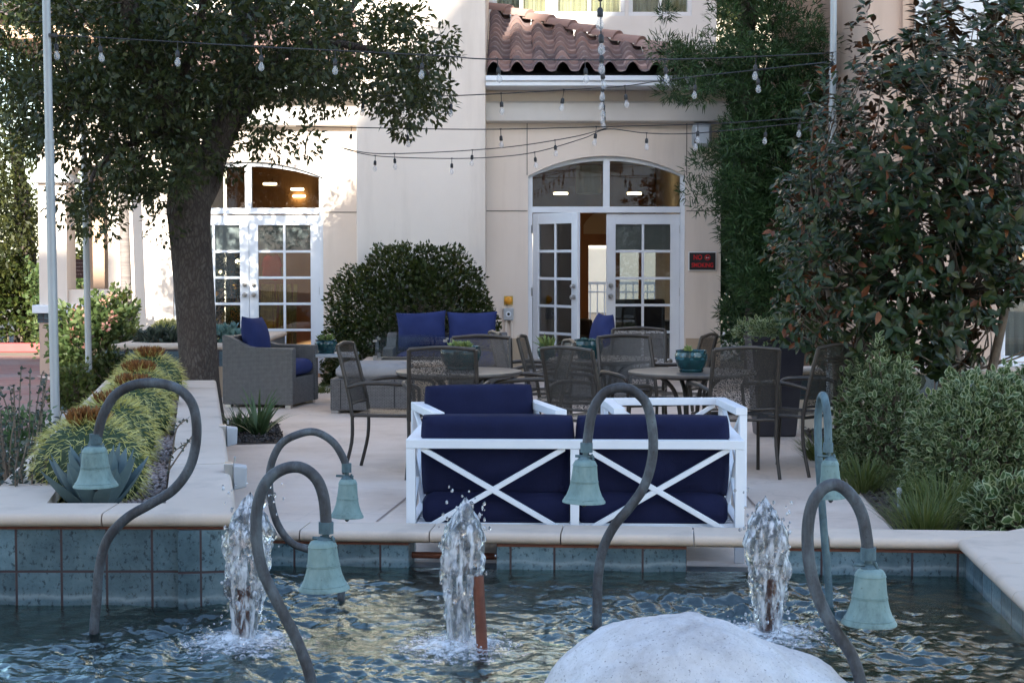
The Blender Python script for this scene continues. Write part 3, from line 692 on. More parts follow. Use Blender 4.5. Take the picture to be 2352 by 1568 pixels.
for nme, (px, py, Y) in (('ceiling_lamp', (1288, 447, 24)), ('ceiling_lamp', (1457, 447, 24)), ('ceiling_lamp', (620, 425, 25)), ('ceiling_lamp', (683, 437, 26)), ('ceiling_lamp', (687, 453, 27))):
    c = P(px, py, Y); m = MB(); m.lathe([(.02, .03), (.10, .03), (.10, 0), (.02, 0)], 16, X=Matrix.Translation(c)); o = m.build(nme, 'lamp', None, origin=c)
    tag(o, f'small warm round lamp lit behind the {"right" if px > 1000 else "left"} arched transom glass', 'lamp', f'lamps behind the {"right" if px > 1000 else "left"} arched glass')
m = MB(); c = P(1352, 415, 23); m.lathe([(.16, .20), (.17, .19), (.17, -.17), (.16, -.18)], 20, X=Matrix.Translation(c)); tag(m.build('pendant_lamp', 'curtain', origin=c, smooth=40), 'cream drum pendant lamp behind the right arched transom', 'lamp')
# dark lounge furniture seen through the lower panes
for (x, y, lab) in ((.55, 23.4, 'dark armchair inside behind the open door leaf'), (1.75, 22.55, 'dark armchair inside behind the closed right door leaf')):
    m = MB(); X = rotz((x, y, .015), .3)
    m.box(-.4, .4, -.38, .38, .08, .42, X); m.box(-.4, .4, .24, .40, .421, .92, X); m.box(-.46, -.401, -.38, .4, .06, .64, X); m.box(.401, .46, -.38, .4, .06, .64, X)
    for a in (-.35, .35):
        for b in (-.33, .33): m.box(a-.03, a+.03, b-.03, b+.03, 0, .079, X)
    tag(m.build('lounge_armchair', 'dark', origin=(x, y, 0), bevel=.03), lab, 'armchair')
# terrace beyond: wall, railing
m = MB(); m.box(-8, 9, 46, 46.4, 0, 9); tag(m.build('terrace_wall', 'cream', origin=(0, 46, 0)), 'cream wall far behind the lounge seen through the open door', 'wall')
rl = thing('terrace_railing', 'white metal railing outside behind the lounge seen through the door', 'railing', (.5, 31, 0))
m = MB()
for i in range(60):
    x = -3+i*.13; m.box(x-.011, x+.011, 30.99, 31.01, .05, 1.0)
m.build('balusters', 'white', rl); m = MB(); m.box(-3.1, 4.8, 30.97, 31.03, 1.001, 1.05); m.box(-3.1, 4.8, 30.975, 31.025, .85, .88); m.box(-3.1, 4.8, 30.97, 31.03, .1, .13); m.build('rail', 'white', rl)
# christmas tree and red garment inside the left doors
ct = thing('christmas_tree', 'decorated christmas tree behind the left french doors', 'christmas tree', (-3.75, 22.55, .015))
n = 9000; zz = RNG.uniform(.15, 1.95, n); rr = (1.97-zz)*.36*RNG.uniform(.25, 1, n)**.5; aa = RNG.uniform(0, 2*PI, n)
pos = np.stack([-3.75+rr*np.cos(aa), 22.55+rr*np.sin(aa), zz], 1); dd = np.stack([np.cos(aa), np.sin(aa), RNG.uniform(-.5, .1, n)], 1)
leafmesh('branches', pos, dd, .09, .012, 'xmas', ct)
m = MB(); m.tube([(-3.75, 22.55, .015), (-3.75, 22.55, 1.9)], [.05, .01], 8); m.build('trunk', 'bark', ct)
for i in range(46):
    z = random.uniform(.3, 1.8); a = random.uniform(PI, 2*PI); r = (1.97-z)*.36*.98
    m = MB(); m.ico((-3.75+r*math.cos(a), 22.55+r*math.sin(a), z), random.choice((.022, .03, .038)), 2)
    m.build('ornament', random.choice(['red', 'gold', 'lamp', 'lamp', 'gold', 'yellow']), ct, smooth=180)
m = MB(); c = P(625, 612, 21.86); X = Matrix.Translation(c)
m.prism([(-.10, .12), (-.06, .16), (0, .13), (.06, .16), (.10, .12), (.13, .0), (.11, -.01), (.12, -.16), (.04, -.18), (-.05, -.165), (-.12, -.17), (-.115, 0), (-.13, 0)], -.05, .05, X=X)
tag(m.build('red_garment', 'red', origin=c, bevel=.03), 'red cloth garment hanging inside the left french door', 'garment')
m = MB(); c = P(640, 715, 22.0)
for i in range(30):
    x = c.x+random.uniform(-.22, .22); m.tube([(x, 22.0+random.uniform(-.05, .05), .02), (x+random.uniform(-.02, .02), 22.0, .6), (x+random.uniform(-.03, .03), 22.0, 1.15)], .012, 5)
tag(m.build('gold_tinsel_curtain', 'gold', origin=(c.x, 22.0, 0)), 'shiny gold tinsel hanging inside the lower left french door', 'decoration')
# ------------------------------------------------------------------ things fixed to the wall
sg = thing('no_smoking_sign', 'black no smoking sign with red letters on the beige wall', 'sign', P(1613, 600, 21.0))
def txt(body, size, loc, mat, parent, align='CENTER', name='lettering'):
    c = bpy.data.curves.new(name, 'FONT'); c.body = body; c.size = size; c.align_x = align; c.align_y = 'CENTER'; c.extrude = .0015; c.offset = size*.018
    o = bpy.data.objects.new(name, c); COL.objects.link(o); c.materials.append(MAT[mat]); o.parent = parent
    bpy.context.view_layer.update(); me = bpy.data.meshes.new_from_object(o.evaluated_get(bpy.context.evaluated_depsgraph_get())); bpy.data.objects.remove(o)
    q = bpy.data.objects.new(name, me); COL.objects.link(q); q.parent = parent; q.location = wm(parent).inverted() @ Vector(loc); q.rotation_euler = (PI/2, 0, 0); q.scale = (1, 1.25, 1); return q
s0 = P(1613, 600, 21.0)
m = MB(); m.box(s0.x-.172, s0.x+.172, 20.978, 20.992, s0.z-.118, s0.z+.118); m.build('backing', 'white_print', sg, bevel=.003)
m = MB(); m.box(s0.x-.160, s0.x+.160, 20.973, 20.9775, s0.z-.106, s0.z+.106); m.build('panel', 'black', sg)
txt('NO', .068, (s0.x-.058, 20.971, s0.z+.046), 'red_print', sg); txt('SMOKING', .060, (s0.x, 20.971, s0.z-.05), 'red_print', sg)
m = MB(); ring = Matrix.Translation((s0.x+.062, 20.972, s0.z+.046)) @ Matrix.Rotation(R(90), 4, 'X'); m.lathe([(.036, -.001), (.036, .003), (.028, .003), (.028, -.001)], 24, X=ring, cap=False)
m.bar((s0.x+.040, 20.9705, s0.z+.068), (s0.x+.084, 20.9705, s0.z+.024), .008, .008, (0, 1, 0)); m.build('symbol', 'red_print', sg)
m = MB(); m.box(s0.x+.042, s0.x+.082, 20.9722, 20.9728, s0.z+.038, s0.z+.050); m.build('symbol_cigarette', 'white_print', sg)
sc = P(1612, 312, 20.9); sn = thing('wall_sconce', 'pale grey square wall lantern under the cornice at the corner', 'wall lamp', sc)
m = MB(); m.box(sc.x-.12, sc.x+.12, 20.83, 20.998, sc.z-.15, sc.z+.15); m.build('housing', 'greyplastic', sn, bevel=.05)
m = MB(); m.box(sc.x-.085, sc.x+.085, 20.815, 20.829, sc.z-.10, sc.z+.10); m.build('diffuser', 'white', sn, bevel=.01)
ab = P(1168, 690, 20.97); al = thing('amber_beacon', 'round amber warning light on the wall above a grey outlet', 'light', ab)
m = MB(); m.lathe([(.05, 0), (.05, .02), (.042, .025), (.042, .045), (.03, .06), (.005, .066)], 18, X=Matrix.Translation((ab.x, 20.998, ab.z)) @ Matrix.Rotation(R(90), 4, 'X')); m.build('lens', 'yellow', al, smooth=35)
m = MB(); m.box(ab.x-.055, ab.x+.055, 20.985, 20.997, ab.z-.055, ab.z+.055); m.build('plate', 'gold', al)
ob = P(1168, 721, 20.97); ol = thing('outlet_box', 'grey weatherproof outlet box on the wall with two conduits below', 'electrical box', ob)
m = MB(); m.box(ob.x-.062, ob.x+.062, 20.93, 20.998, ob.z-.075, ob.z+.075); m.build('box', 'greyplastic', ol, bevel=.008)
m = MB(); m.lathe([(.035, 0), (.035, .012), (.02, .012), (.018, .004)], 18, X=Matrix.Translation((ob.x, 20.93, ob.z)) @ Matrix.Rotation(R(90), 4, 'X')); m.build('cover', 'white', ol, smooth=35)
m = MB(); m.lathe([(.017, 0), (.017, .008)], 14, X=Matrix.Translation((ob.x, 20.925, ob.z)) @ Matrix.Rotation(R(90), 4, 'X')); m.build('socket', 'black', ol)
for dx in (-.035, .035):
    m = MB(); m.tube([(ob.x+dx, 20.965, ob.z-.076), (ob.x+dx, 20.965, 0)], .014, 8); m.build('conduit', 'stucco', ol, smooth=60)
# ================================================================== porch on the left
pc = thing('entrance_porch', 'tan entrance porch with white ledge, arched opening and tiled base', 'porch', (-5.6, 21.8, 0))
def xs(px): return P(px, 500, 21.8).x
m = MB()
zo = lambda py: P(100, py, 21.8).z
xa, xb, xc, xd = xs(88), xs(152), xs(245), xs(318)
m.box(xa, xb, 21.8, 22.25, zo(700), zo(420)); m.box(xa, xb+.02, 21.801, 22.24, zo(395), 4.2); m.build('pillar', 'stucco', pc)
m = MB(); m.box(xb+.0005, xc, 21.85, 22.2, zo(700), zo(665)); m.box(xc, xd, 21.85, 22.2, zo(700), 4.2)
a = arc_pts(xb, xc, zo(415), zo(375), 10); m.strip(a, [(q[0], 4.2) for q in a], 21.85, 22.2); m.build('wall', 'stucco', pc)
m = MB(); m.box(xa-.07, xb+.06, 21.72, 22.32, zo(419.9), zo(408)); m.box(xa-.04, xb+.03, 21.75, 22.29, zo(408), zo(395.1)); m.build('capital', 'white', pc, bevel=.01)
m = MB(); m.box(xa-.07, xd, 21.70, 22.3, zo(719), zo(700.1)); m.build('ledge', 'white', pc, bevel=.01)
m = MB(); m.box(xa-.02, xd, 21.78, 22.25, zo(741), zo(719.1)); m.build('tile_band', 'tile_dark', pc)
m = MB(); m.box(xa-.005, xb-.0, 21.79, 22.25, 0, zo(741.1)); m.box(xb, xd, 21.83, 22.2, 0, zo(741.1)); m.build('base', 'stucco_tan', pc)
m = MB(); m.box(xs(158), xs(200), 22.7, 22.9, 0, 4.2); m.build('inner_wall', 'stucco_peach', pc)
m = MB(); m.box(xa-.6, xd+.4, 21.3, 25, 4.2, 4.45); m.build('porch_roof', 'stucco_peach', pc)
m = MB(); m.prism([(21.1, 4.451), (25.2, 4.451), (22.55, 5.3)], xa-.8, xd+.3, 'x'); m.build('tile_roof', 'rooftile', pc)
s1 = P(178, 617, 22.69)
pq = thing('brown_plaque', 'dark brown plaque with pale lettering on the porch inner wall', 'plaque', s1)
m = MB(); m.box(P(161, 600, 22.69).x, P(196, 600, 22.69).x, 22.675, 22.699, P(170, 639, 22.69).z, P(170, 595, 22.69).z); m.build('panel', 'plaque', pq, bevel=.004)
lines = MB()   # rows of small engraved letters, too small in the photo to read
for r_ in range(4):
    zc = s1.z+.075-.05*r_; x = s1.x-(.062 if r_ in (0, 3) else .078); xe = s1.x+(.062 if r_ in (0, 3) else .078)
    while x < xe:
        w_ = random.uniform(.005, .010); lines.box(x, x+w_, 22.6735, 22.6748, zc-.006, zc+.006+random.choice((0, .004))); x += w_+random.choice((.003, .003, .009))
lines.build('lettering', M('faded_letters', (.30, .22, .20), rough=.7), pq)
# ================================================================== right wing
rw = thing('guest_wing', 'tan stucco guest wing rising behind the magnolia on the right', 'building', (5, 18, 0))
m = MB(); wall_holes(m, 3.62, 9.5, 0, 9.5, 17.5, 17.8, [(5.02, 6.4, .42, 1.62)]); m.build('wall', 'stucco_tan', rw)
m = MB(); m.box(3.62, 3.9, 17.801, 23.5, 0, 9.5); m.build('wall', 'stucco_tan', rw)
m = MB(); m.box(3.1, 3.619, 20.2, 20.6, 0, 9.5); m.build('pilaster', 'stucco_tan', rw, bevel=.02)
x0, x1 = P(2105, 50, 17.4).x, P(2310, 50, 17.4).x
m = MB(); m.prism([(x0, 3.75), (x0+.25, 3.45), (x1-.1, 3.75), (x1+.3, 4.4), (x1+.3, 9.5), (x0, 9.5)], 17.44, 17.499); m.build('pale_panel', 'stucco_white', rw)
m = MB(); zz = P(2000, 95, 17.4).z
m.box(P(1990, 90, 17.4).x, P(2075, 90, 17.4).x, 17.485, 17.4995, zz-.012, zz+.012); m.build('wall_joint', 'joint', rw)
m = MB(); m.box(P(2075, 90, 17.4).x, P(2083, 90, 17.4).x+.03, 17.43, 17.4993, 2.4, 9.5); m.build('trim', 'stucco_peach', rw)
window(5.02, 6.4, .42, 1.62, 17.55, rw, 2, 'shade')
m = MB(); m.box(4.98, 6.44, 17.40, 17.56, .36, .415); m.build('sill', 'white', rw)
v = P(2165, 62, 17.4); lv = thing('louvred_vent', 'small slatted wall vent high on the pale panel behind magnolia leaves', 'vent', v)
m = MB()
for i in range(12): m.bar((v.x-.09, 17.42, v.z-.24+i*.04), (v.x+.09, 17.42, v.z-.18+i*.04), .016, .015, (0, 1, 0))
m.build('slats', 'greyplastic', lv); m = MB(); m.box(v.x-.10, v.x+.10, 17.43, 17.439, v.z-.27, v.z+.28); m.build('dark_plate', 'black', lv)  # flat black plate behind the slats stands in for the vent's shaded depth
# unseen block added behind the viewer: shaped to shade the courtyard, its left end lets the sun through
hb = thing('shade_block', 'tall tan block added out of view behind the camera to shade the courtyard', 'building', (10, -24, 0))
m = MB(); m.prism([(-3.6, -18), (10, -18), (10, -44), (-16.9, -44)], 0, 24.5, 'z'); m.build('wall', 'stucco', hb)
m = MB(); m.prism([(-30, -18), (-9.95, -18), (-10.5, -22), (-30, -22)], 0, 19.8, 'z'); m.build('low_shade_block', 'stucco', hb)  # lower unseen section, added to shade the foot of the porch
m = MB()
for fl in range(7):
    for c in range(3):
        x = -.8+c*3.2; m.box(x, x+1.5, -17.995, -17.9, 1.2+fl*3.3, 2.9+fl*3.3)
m.build('windows', 'glass', hb)
# ================================================================== fountain basin
fb = thing('fountain_basin', 'tiled fountain basin with rounded stone coping and low wall openings', 'fountain', tuple(PO), R(-5))
WZ = .02; CT = .197
def UB(m, *a, **k): return m.build(*a, local=True, parent=fb, **k)
def upx(px): # local u on the back wall face under a pixel column
    d = ray(px, 1280); t = (PO.y-PO.x*E1.y/E1.x)/(d.y-d.x*E1.y/E1.x) if False else None
    # intersect ground-plane ray with the wall line PO + u*E1
    a = Matrix(((d.x, -E1.x), (d.y, -E1.y))); s = a.inverted() @ Vector((PO.x, PO.y)); return s[1]
segs = [(-3.75, upx(938)), (upx(1141), upx(1577)), (upx(1792), .0)]
m = MB()
for a, b in segs: m.box(a, b, 0, .20, -.4, .127)
UB(m, 'wall', 'tile_back')
m = MB()
for a, b in ((segs[0][1], segs[1][0]), (segs[1][1], segs[2][0])): m.box(a, b, .001, .199, -.4, .012)
UB(m, 'weir', 'tile_dark')
m = MB()
for a, b in segs: m.box(a, b, -.002, .202, .1275, .142)
m.box(-.002, .42, -4.4, .001, .1275, .142); UB(m, 'mortar_bed', 'mortar' if 'mortar' in MAT else 'copper')
m = MB(); m.box(0, .40, -4.4, .0, -.4, .127); UB(m, 'wall', 'tile_back')
def coping_prof(width, zt, th, over):
    """(offset from face, z) outline: rounded nose over the face side"""
    r = th/2; pr = []
    for i in range(9):
        a = PI/2+PI*i/8; pr.append((-over+r+r*math.cos(a)*1.0, zt-r+r*math.sin(a)))
    return pr+[(width, zt-th), (width, zt)]
def coping(mb, p, q, nrm, width, zt, th=.055, over=.035, seg=.66, gap=.006, miter0=0, miter1=0):
    """p->q along the face line; nrm points from the face back into the wall"""
    p, q, nrm = Vector(p), Vector(q), Vector(nrm); d = (q-p); L = d.length; d.normalize(); k = max(1, round(L/seg)); pr = coping_prof(width, zt, th, over); n = len(pr)
    for i in range(k):
        a = L*i/k+(gap/2 if i else 0); b = L*(i+1)/k-(gap/2 if i < k-1 else 0); jz = random.uniform(-.001, .001)
        vs = []
        for s_, mt in ((a, miter0 if i == 0 else 0), (b, miter1 if i == k-1 else 0)):
            for o_, z in pr: vs.append(p+d*(s_+mt*o_)+nrm*o_+Vector((0, 0, z+jz)))
        mb.add(vs, [tuple(range(n)), tuple(range(2*n-1, n-1, -1))]+[(j, j+n, (j+1) % n+n, (j+1) % n) for j in range(n)])
m = MB(); coping(m, (-3.75, 0, 0), (0, 0, 0), (0, 1, 0), .235, CT, miter1=1)
coping(m, (0, 0, 0), (0, -4.4, 0), (1, 0, 0), .46, CT, miter0=-1)
m.box(.001, .46, .002, .235, CT-.055, CT-.001)
UB(m, 'coping', 'coping', smooth=35)
m = MB(); m.tube([(segs[0][1]+.0, .12, .06), (segs[1][0], .12, .06)], .016, 10); UB(m, 'water_pipe', 'copper', smooth=60)
m = MB(); m.box(-4.8, .01, -4.42, .21, -.42, -.38); UB(m, 'basin_floor', 'basin')
m = MB(); m.box(-4.8, .4, -4.6, -4.4, -.4, .16); m.box(-4.9, -4.7, -4.4, 0, -.4, .16); UB(m, 'wall', 'tile_back')
# water surface with ripples round the jets
JETS = [(G(560, 1480, WZ), 'left'), (G(1052, 1492, WZ), 'middle'), (G(1768, 1462, WZ), 'right')]
nx, ny = 560, 520; X0, X1, Y0, Y1 = -4.66, 0.0, -4.38, .02
us = np.linspace(X0, X1, nx); vs_ = np.linspace(Y0, Y1, ny); U, V = np.meshgrid(us, vs_)
H = np.zeros_like(U)
for j_, _ in JETS:
    l = wm(fb).inverted() @ j_
    d_ = np.sqrt((U-l.x)**2+(V-l.y)**2); H += .0055*np.sin(d_*48-1.3+.8*np.sin(3*np.arctan2(V-l.y, U-l.x)))*np.exp(-d_*1.2)*np.minimum(1, d_*4)
rs = np.random.default_rng(3)
def ripple_field(lmin, lmax, p, aniso):      # random ripples with a power-law spectrum, crests longer across than along
    f = np.fft.fft2(rs.normal(size=U.shape)); ku = np.fft.fftfreq(nx, (X1-X0)/nx)[None, :]; kv = np.fft.fftfreq(ny, (Y1-Y0)/ny)[:, None]
    k = np.sqrt((ku*aniso)**2+kv**2)+1e-9; w_ = np.where((k > 1/lmax) & (k < 1/lmin), k**-p, 0)
    h = np.real(np.fft.ifft2(f*w_)); return h/h.std()
patch = np.clip(.75+.45*ripple_field(.7, 3, 1.5, .8), .15, 1.8)
agit = np.full_like(U, .38)
for j_, _ in JETS:
    l = wm(fb).inverted() @ j_; agit += .75*np.exp(-((U-l.x)**2+(V-l.y)**2)/(2*.42**2))
agit *= 1-.55*np.clip((V+.50)/.45, 0, 1); agit *= 1-.5*np.clip((-3.35-U)/.5, 0, 1); agit *= 1-.45*np.clip((U+.45)/.4, 0, 1)
H = H*.8+(.0092*ripple_field(.06, .40, 1.72, 1.3)+.0017*ripple_field(.03, .08, 1.2, 1.1))*agit*patch*1.5
gridv = np.stack([U.ravel(), V.ravel(), (H+WZ).ravel()], 1)
idx = (np.arange(ny-1)[:, None]*nx+np.arange(nx-1)[None, :]).ravel(); Fq = np.stack([idx, idx+1, idx+nx+1, idx+nx], 1)
me = bpy.data.meshes.new('water'); me.from_pydata(gridv.tolist(), [], Fq.tolist()); me.shade_smooth()
wo = link_mesh('water', me, 'water'); wo.location = PO; wo.rotation_euler = (0, 0, R(-5)); structure(wo)
# ------------------------------------------------------------------ jets
def jet(base, top_z, lean, label, pipe, seed, wid=.075):
    rnd = random.Random(seed); t = thing('fountain_jet', label, 'water jet', tuple(base), 0, 'bubbling jets in the fountain')
    if pipe is not None:
        m = MB(); m.tube([Vector(pipe[0]), Vector(pipe[1])], .021, 14); m.build('nozzle_pipe', 'copper', t, smooth=60)
    vs = []; fs = []; rows, n = 90, 34; Ht = top_z-WZ
    for i in range(rows+1):
        u = i/rows; z = WZ-.01+Ht*u
        r = wid*(.50+.62*math.sin(min(1, u*1.15)*PI*.62)**1.3)*(1 if u < .72 else max(0.02, 1-((u-.72)/.28)**1.7))
        for k in range(n):
            a = 2*PI*k/n; q = Vector((math.cos(a)*2.2, math.sin(a)*2.2, z*9+seed*7))
            f = 1+.36*mnoise.noise(q)+.24*mnoise.noise(q*2.3)+.07*mnoise.noise(q*5)
            vs.append((base.x+lean*u+r*f*math.cos(a)*1.02, base.y+r*f*math.sin(a), z+.02*mnoise.noise(q*1.7)))
    for i in range(rows):
        for k in range(n):
            k2 = (k+1) % n; fs.append((i*n+k, i*n+k2, (i+1)*n+k2, (i+1)*n+k))
    m = MB(); m.add(vs, fs+[tuple(rows*n+k for k in range(n))])
    for _ in range(26):   # lobes thrown off the column
        u = rnd.uniform(.25, .97); a = rnd.uniform(0, 2*PI); rr = wid*rnd.uniform(.55, 1.0)*(1 if u < .8 else .6)
        r0 = rnd.uniform(.010, .026); m.ico((base.x+lean*u+rr*math.cos(a), base.y+rr*math.sin(a), WZ+Ht*u), r0, 2, (rnd.uniform(.6, 1.1), 1, rnd.uniform(.8, 1.9)))
    m.build('water_column', 'jet', t, smooth=180)
    m = MB()
    for _ in range(90):
        u = rnd.random()**.8; a = rnd.uniform(0, 2*PI); rr = wid*rnd.uniform(.9, 1.0+.9*rnd.random()); r0 = rnd.uniform(.0022, .0075)
        m.ico((base.x+lean*u+rr*math.cos(a), base.y+rr*math.sin(a), WZ+Ht*u*1.03+.01), r0, 1, (1, 1, rnd.uniform(1, 1.9)))
    for _ in range(150):
        a = rnd.uniform(0, 2*PI); rr = rnd.uniform(.03, .24); m.ico((base.x+rr*math.cos(a), base.y+rr*math.sin(a), WZ+.012+abs(rnd.gauss(0, .02))), rnd.uniform(.002, .006), 1)
    stuff(m.build('droplets', 'jet', t, smooth=180))
    vs = []; fs = []; nr, na = 16, 56
    for i in range(nr+1):
        for k in range(na):
            a = 2*PI*k/na; rr = .02+.27*i/nr; q = Vector((rr*math.cos(a)*14, rr*math.sin(a)*14, seed))
            vs.append((base.x+rr*math.cos(a)*1.1, base.y+rr*math.sin(a), WZ+.012+.028*(1-i/nr)*(1+mnoise.noise(q))+.012*mnoise.noise(q*2.3)-.014*(i/nr)))
    for i in range(nr):
        for k in range(na): k2 = (k+1) % na; fs.append((i*na+k, i*na+k2, (i+1)*na+k2, (i+1)*na+k))
    m = MB(); m.add(vs, fs); m.build('foam', 'foam', t, smooth=180)
    return t
b0, b1, b2 = [x[0] for x in JETS]
jet(b0, P(575, 1128, b0.y).z, .03, 'bubbling water jet beside the tiled planter corner', (P(556, 1500, b0.y), P(562, 1345, b0.y)), 1)
jet(b1, P(1068, 1138, b1.y).z, .03, 'bubbling water jet in front of the white loveseat left half, brown pipe beside it', (P(1108, 1500, b1.y-.05), P(1098, 1322, b1.y-.05)), 2, .068)
jet(b2, P(1758, 1136, b2.y).z, -.02, 'bubbling water jet behind the white boulder', (P(1766, 1480, b2.y), P(1770, 1328, b2.y)), 3, .072)
# ------------------------------------------------------------------ boulder
bc = P(1600, 1500, 5.25); bo = Vector((bc.x, 5.25, -.12)); m = MB(); m.ico((0, 0, 0), 1, 6)
vv = []
for x, y, z in m.v:
    d_ = Vector((x, y, z)); q = d_*1.1
    f = 1+.10*mnoise.noise(q*1.3+Vector((3, 1, 4)))+.035*mnoise.noise(q*3)+.018*mnoise.noise(q*8)+.008*mnoise.noise(q*19)
    z2 = z*f
    pass
    vv.append((bo.x+x*f*.60, bo.y+y*f*.45, bo.z+z2*.50-.05*x*(x > 0)))
m.v = vv; o = m.build('boulder', 'granite', origin=bo, smooth=180); tag(o, 'rounded speckled white granite boulder in the fountain', 'boulder')
# ------------------------------------------------------------------ bells on hooked pipes
BELL = [(0, 1.0), (.30, .995), (.46, .965), (.54, .90), (.565, .80), (.60, .62), (.645, .45), (.72, .30), (.82, .17), (.92, .085), (1.0, .03), (1.0, .0), (.955, .0), (.80, .16), (.58, .5), (.5, .85), (0, .93)]
def bell(label, path, Y, bell_px, pr=.0195, depth=None, green_end=0):
    """path: pipe pixels from base to the hook end, bell_px: (x, top, bottom, width)"""
    pts = []
    for i, (px, py) in enumerate(path):
        yy = Y if depth is None else Y+depth[i]; pts.append(P(px, py, yy))
    base = G(path[0][0], path[0][1], WZ) if path[0][1] < 1568 else pts[0]
    base = Vector((pts[0].x, pts[0].y, -.36))
    t = thing('bell_on_pipe', label, 'bell', tuple(base), 0, 'verdigris bells on curved pipes in the fountain')
    m = MB(); m.tube([base+Vector((.004, 0, 0))]+pts, pr, 14, sub=8); m.build('hooked_pipe', 'pipe' if not green_end else 'pipe_green', t, smooth=80)
    bx, bt, bb, bw = bell_px; ye = Y if depth is None else Y+depth[-1]
    top = P(bx, bt, ye); bot = P(bx, bb, ye); r = bw/2*ye/FPX; h = (top-bot).length
    m = MB(); X = Matrix.Translation(bot) @ Matrix.Rotation(R(random.uniform(-2, 2)), 4, 'Y') @ Matrix.Diagonal((r, r, h, 1)); m.lathe(BELL, 40, X=X, cap=False)
    for zz, rr in ((.50, .634), (.47, .642), (.86, .557), (.10, .90)):
        m.lathe([(rr-.02, zz-.012), (rr+.018, zz-.006), (rr+.018, zz+.006), (rr-.02, zz+.012)], 40, X=X, cap=False)
    m.build('bell', 'patina', t, smooth=50)
    e = pts[-1]; m = MB(); m.tube([e+Vector((0, 0, .035)), e+Vector((0, 0, -.004))], pr*1.28, 14); m.tube([e+Vector((0, 0, -.002)), top+Vector((0, 0, -.008))], pr*.62, 10)
    m.tube([e+Vector((-.045, -.004, -.018)), e+Vector((.03, -.004, -.022))], .0055, 8); m.tube([e+Vector((.02, -.01, -.01)), e+Vector((.028, -.012, -.03)), e+Vector((.01, -.01, -.04))], .0045, 8)
    m.lathe([(.028, -.012), (.026, .0), (.014, .012)], 16, X=Matrix.Translation(top)); m.build('clamp', 'pipe_green', t, smooth=60)
    m = MB(); m.tube([bot+Vector((0, 0, h*.5)), bot+Vector((0, 0, -.004))], .004, 8); m.ico(bot+Vector((0, 0, -.006)), .011, 2, (1, 1, 1.3)); m.build('clapper', 'pipe', t, smooth=180)
    return t
bell('verdigris bell at far left hanging over the tiled planter front', [(216, 1462), (222, 1380), (228, 1305), (247, 1238), (290, 1190), (345, 1157), (397, 1125), (433, 1078), (449, 1025), (451, 970), (440, 925), (411, 894), (365, 880), (310, 883), (265, 907), (237, 952), (224, 1000), (220, 1016)], 6.67, (220, 1024, 1117, 103))
bell('large verdigris bell hanging before the left water jet, pipe running out of the bottom edge', [(722, 1640), (716, 1575), (704, 1525), (675, 1455), (632, 1372), (602, 1305), (589, 1235), (591, 1165), (611, 1108), (648, 1078), (690, 1073), (725, 1097), (743, 1140), (749, 1200), (749, 1222)], 5.65, (745, 1238, 1353, 119))
bell('small verdigris bell above the patio behind the large left bell', [(784, 1388), (782, 1345), (762, 1295), (715, 1264), (670, 1246), (636, 1200), (620, 1130), (622, 1070), (645, 1020), (685, 997), (725, 992), (765, 1015), (790, 1055), (796, 1082)], 7.3, (797, 1098, 1187, 77), .0165)
bell('verdigris bell hanging in front of the white X-back loveseat', [(1371, 1458), (1372, 1385), (1374, 1320), (1386, 1257), (1411, 1207), (1446, 1165), (1480, 1115), (1498, 1052), (1499, 992), (1486, 930), (1456, 898), (1420, 890), (1385, 905), (1361, 945), (1351, 1000), (1347, 1036)], 6.75, (1341, 1054, 1153, 100))
bell('large verdigris bell at right hanging low over the water beside the boulder', [(1992, 1650), (1980, 1580), (1957, 1505), (1915, 1442), (1880, 1372), (1860, 1300), (1855, 1222), (1865, 1160), (1890, 1122), (1922, 1113), (1955, 1137), (1980, 1182), (1991, 1240), (1994, 1282)], 5.3, (1996, 1304, 1432, 128))
bell('small verdigris bell at right on a narrow hook above the pool back wall', [(1905, 1402), (1902, 1330), (1895, 1250), (1889, 1170), (1882, 1080), (1879, 1000), (1880, 945), (1886, 912), (1893, 912), (1900, 950), (1902, 1000), (1902, 1036)], 7.15, (1908, 1054, 1143, 72), .0165, [0, 0, 0, 0, 0, 0, 0, -.03, -.10, -.15, -.16, -.16], 1)
# ================================================================== left planter with golden barrel cacti
PT = .416
A_, B_, C_, D_ = Vector((-1.2, 7.2, 0)), Vector((-2.64, 15.0, 0)), Vector((-3.56, 15.0, 0)), Vector((-2.27, 7.2, 0))
pl = thing('tiled_planter', 'long raised planter with blue slate tiles and pale stone coping, filled with barrel cacti', 'planter', (-1.9, 7.2, 0))
def wallrun(name, p, q, th, z0, z1, mat, parent, side=1):
    d = (q-p).normalized(); n_ = Vector((-d.y, d.x, 0))*side
    m = MB(); m.add([p+Vector((0, 0, z0)), q+Vector((0, 0, z0)), q+n_*th+Vector((0, 0, z0)), p+n_*th+Vector((0, 0, z0)), p+Vector((0, 0, z1)), q+Vector((0, 0, z1)), q+n_*th+Vector((0, 0, z1)), p+n_*th+Vector((0, 0, z1))],
                    [(3,2,1,0),(4,5,6,7),(0,1,5,4),(1,2,6,5),(2,3,7,6),(3,0,4,7)]); return m.build(name, mat, parent)
m = MB(); m.box(-2.27, -1.215, 7.2, 7.42, -.4, .345); m.build('wall', 'tile_front', pl)
wallrun('wall', A_+Vector((-.016, .001, 0)), B_, .2, -.4, .345, 'tile_front', pl, 1); wallrun('wall', B_, C_, .2, -.1, .345, 'stucco', pl, 1); wallrun('wall', C_, D_+Vector((0, .221, 0)), .2, -.1, .345, 'stucco', pl, 1)
m = MB(); m.box(-2.26, -1.22, 7.205, 7.41, .3455, .362); m.build('mortar_bed', 'copper', pl)
m = MB(); dAB = (B_-A_).normalized(); nAB = Vector((-dAB.y, dAB.x, 0)); dCD = (D_-C_).normalized(); nCD = Vector((-dCD.y, dCD.x, 0))
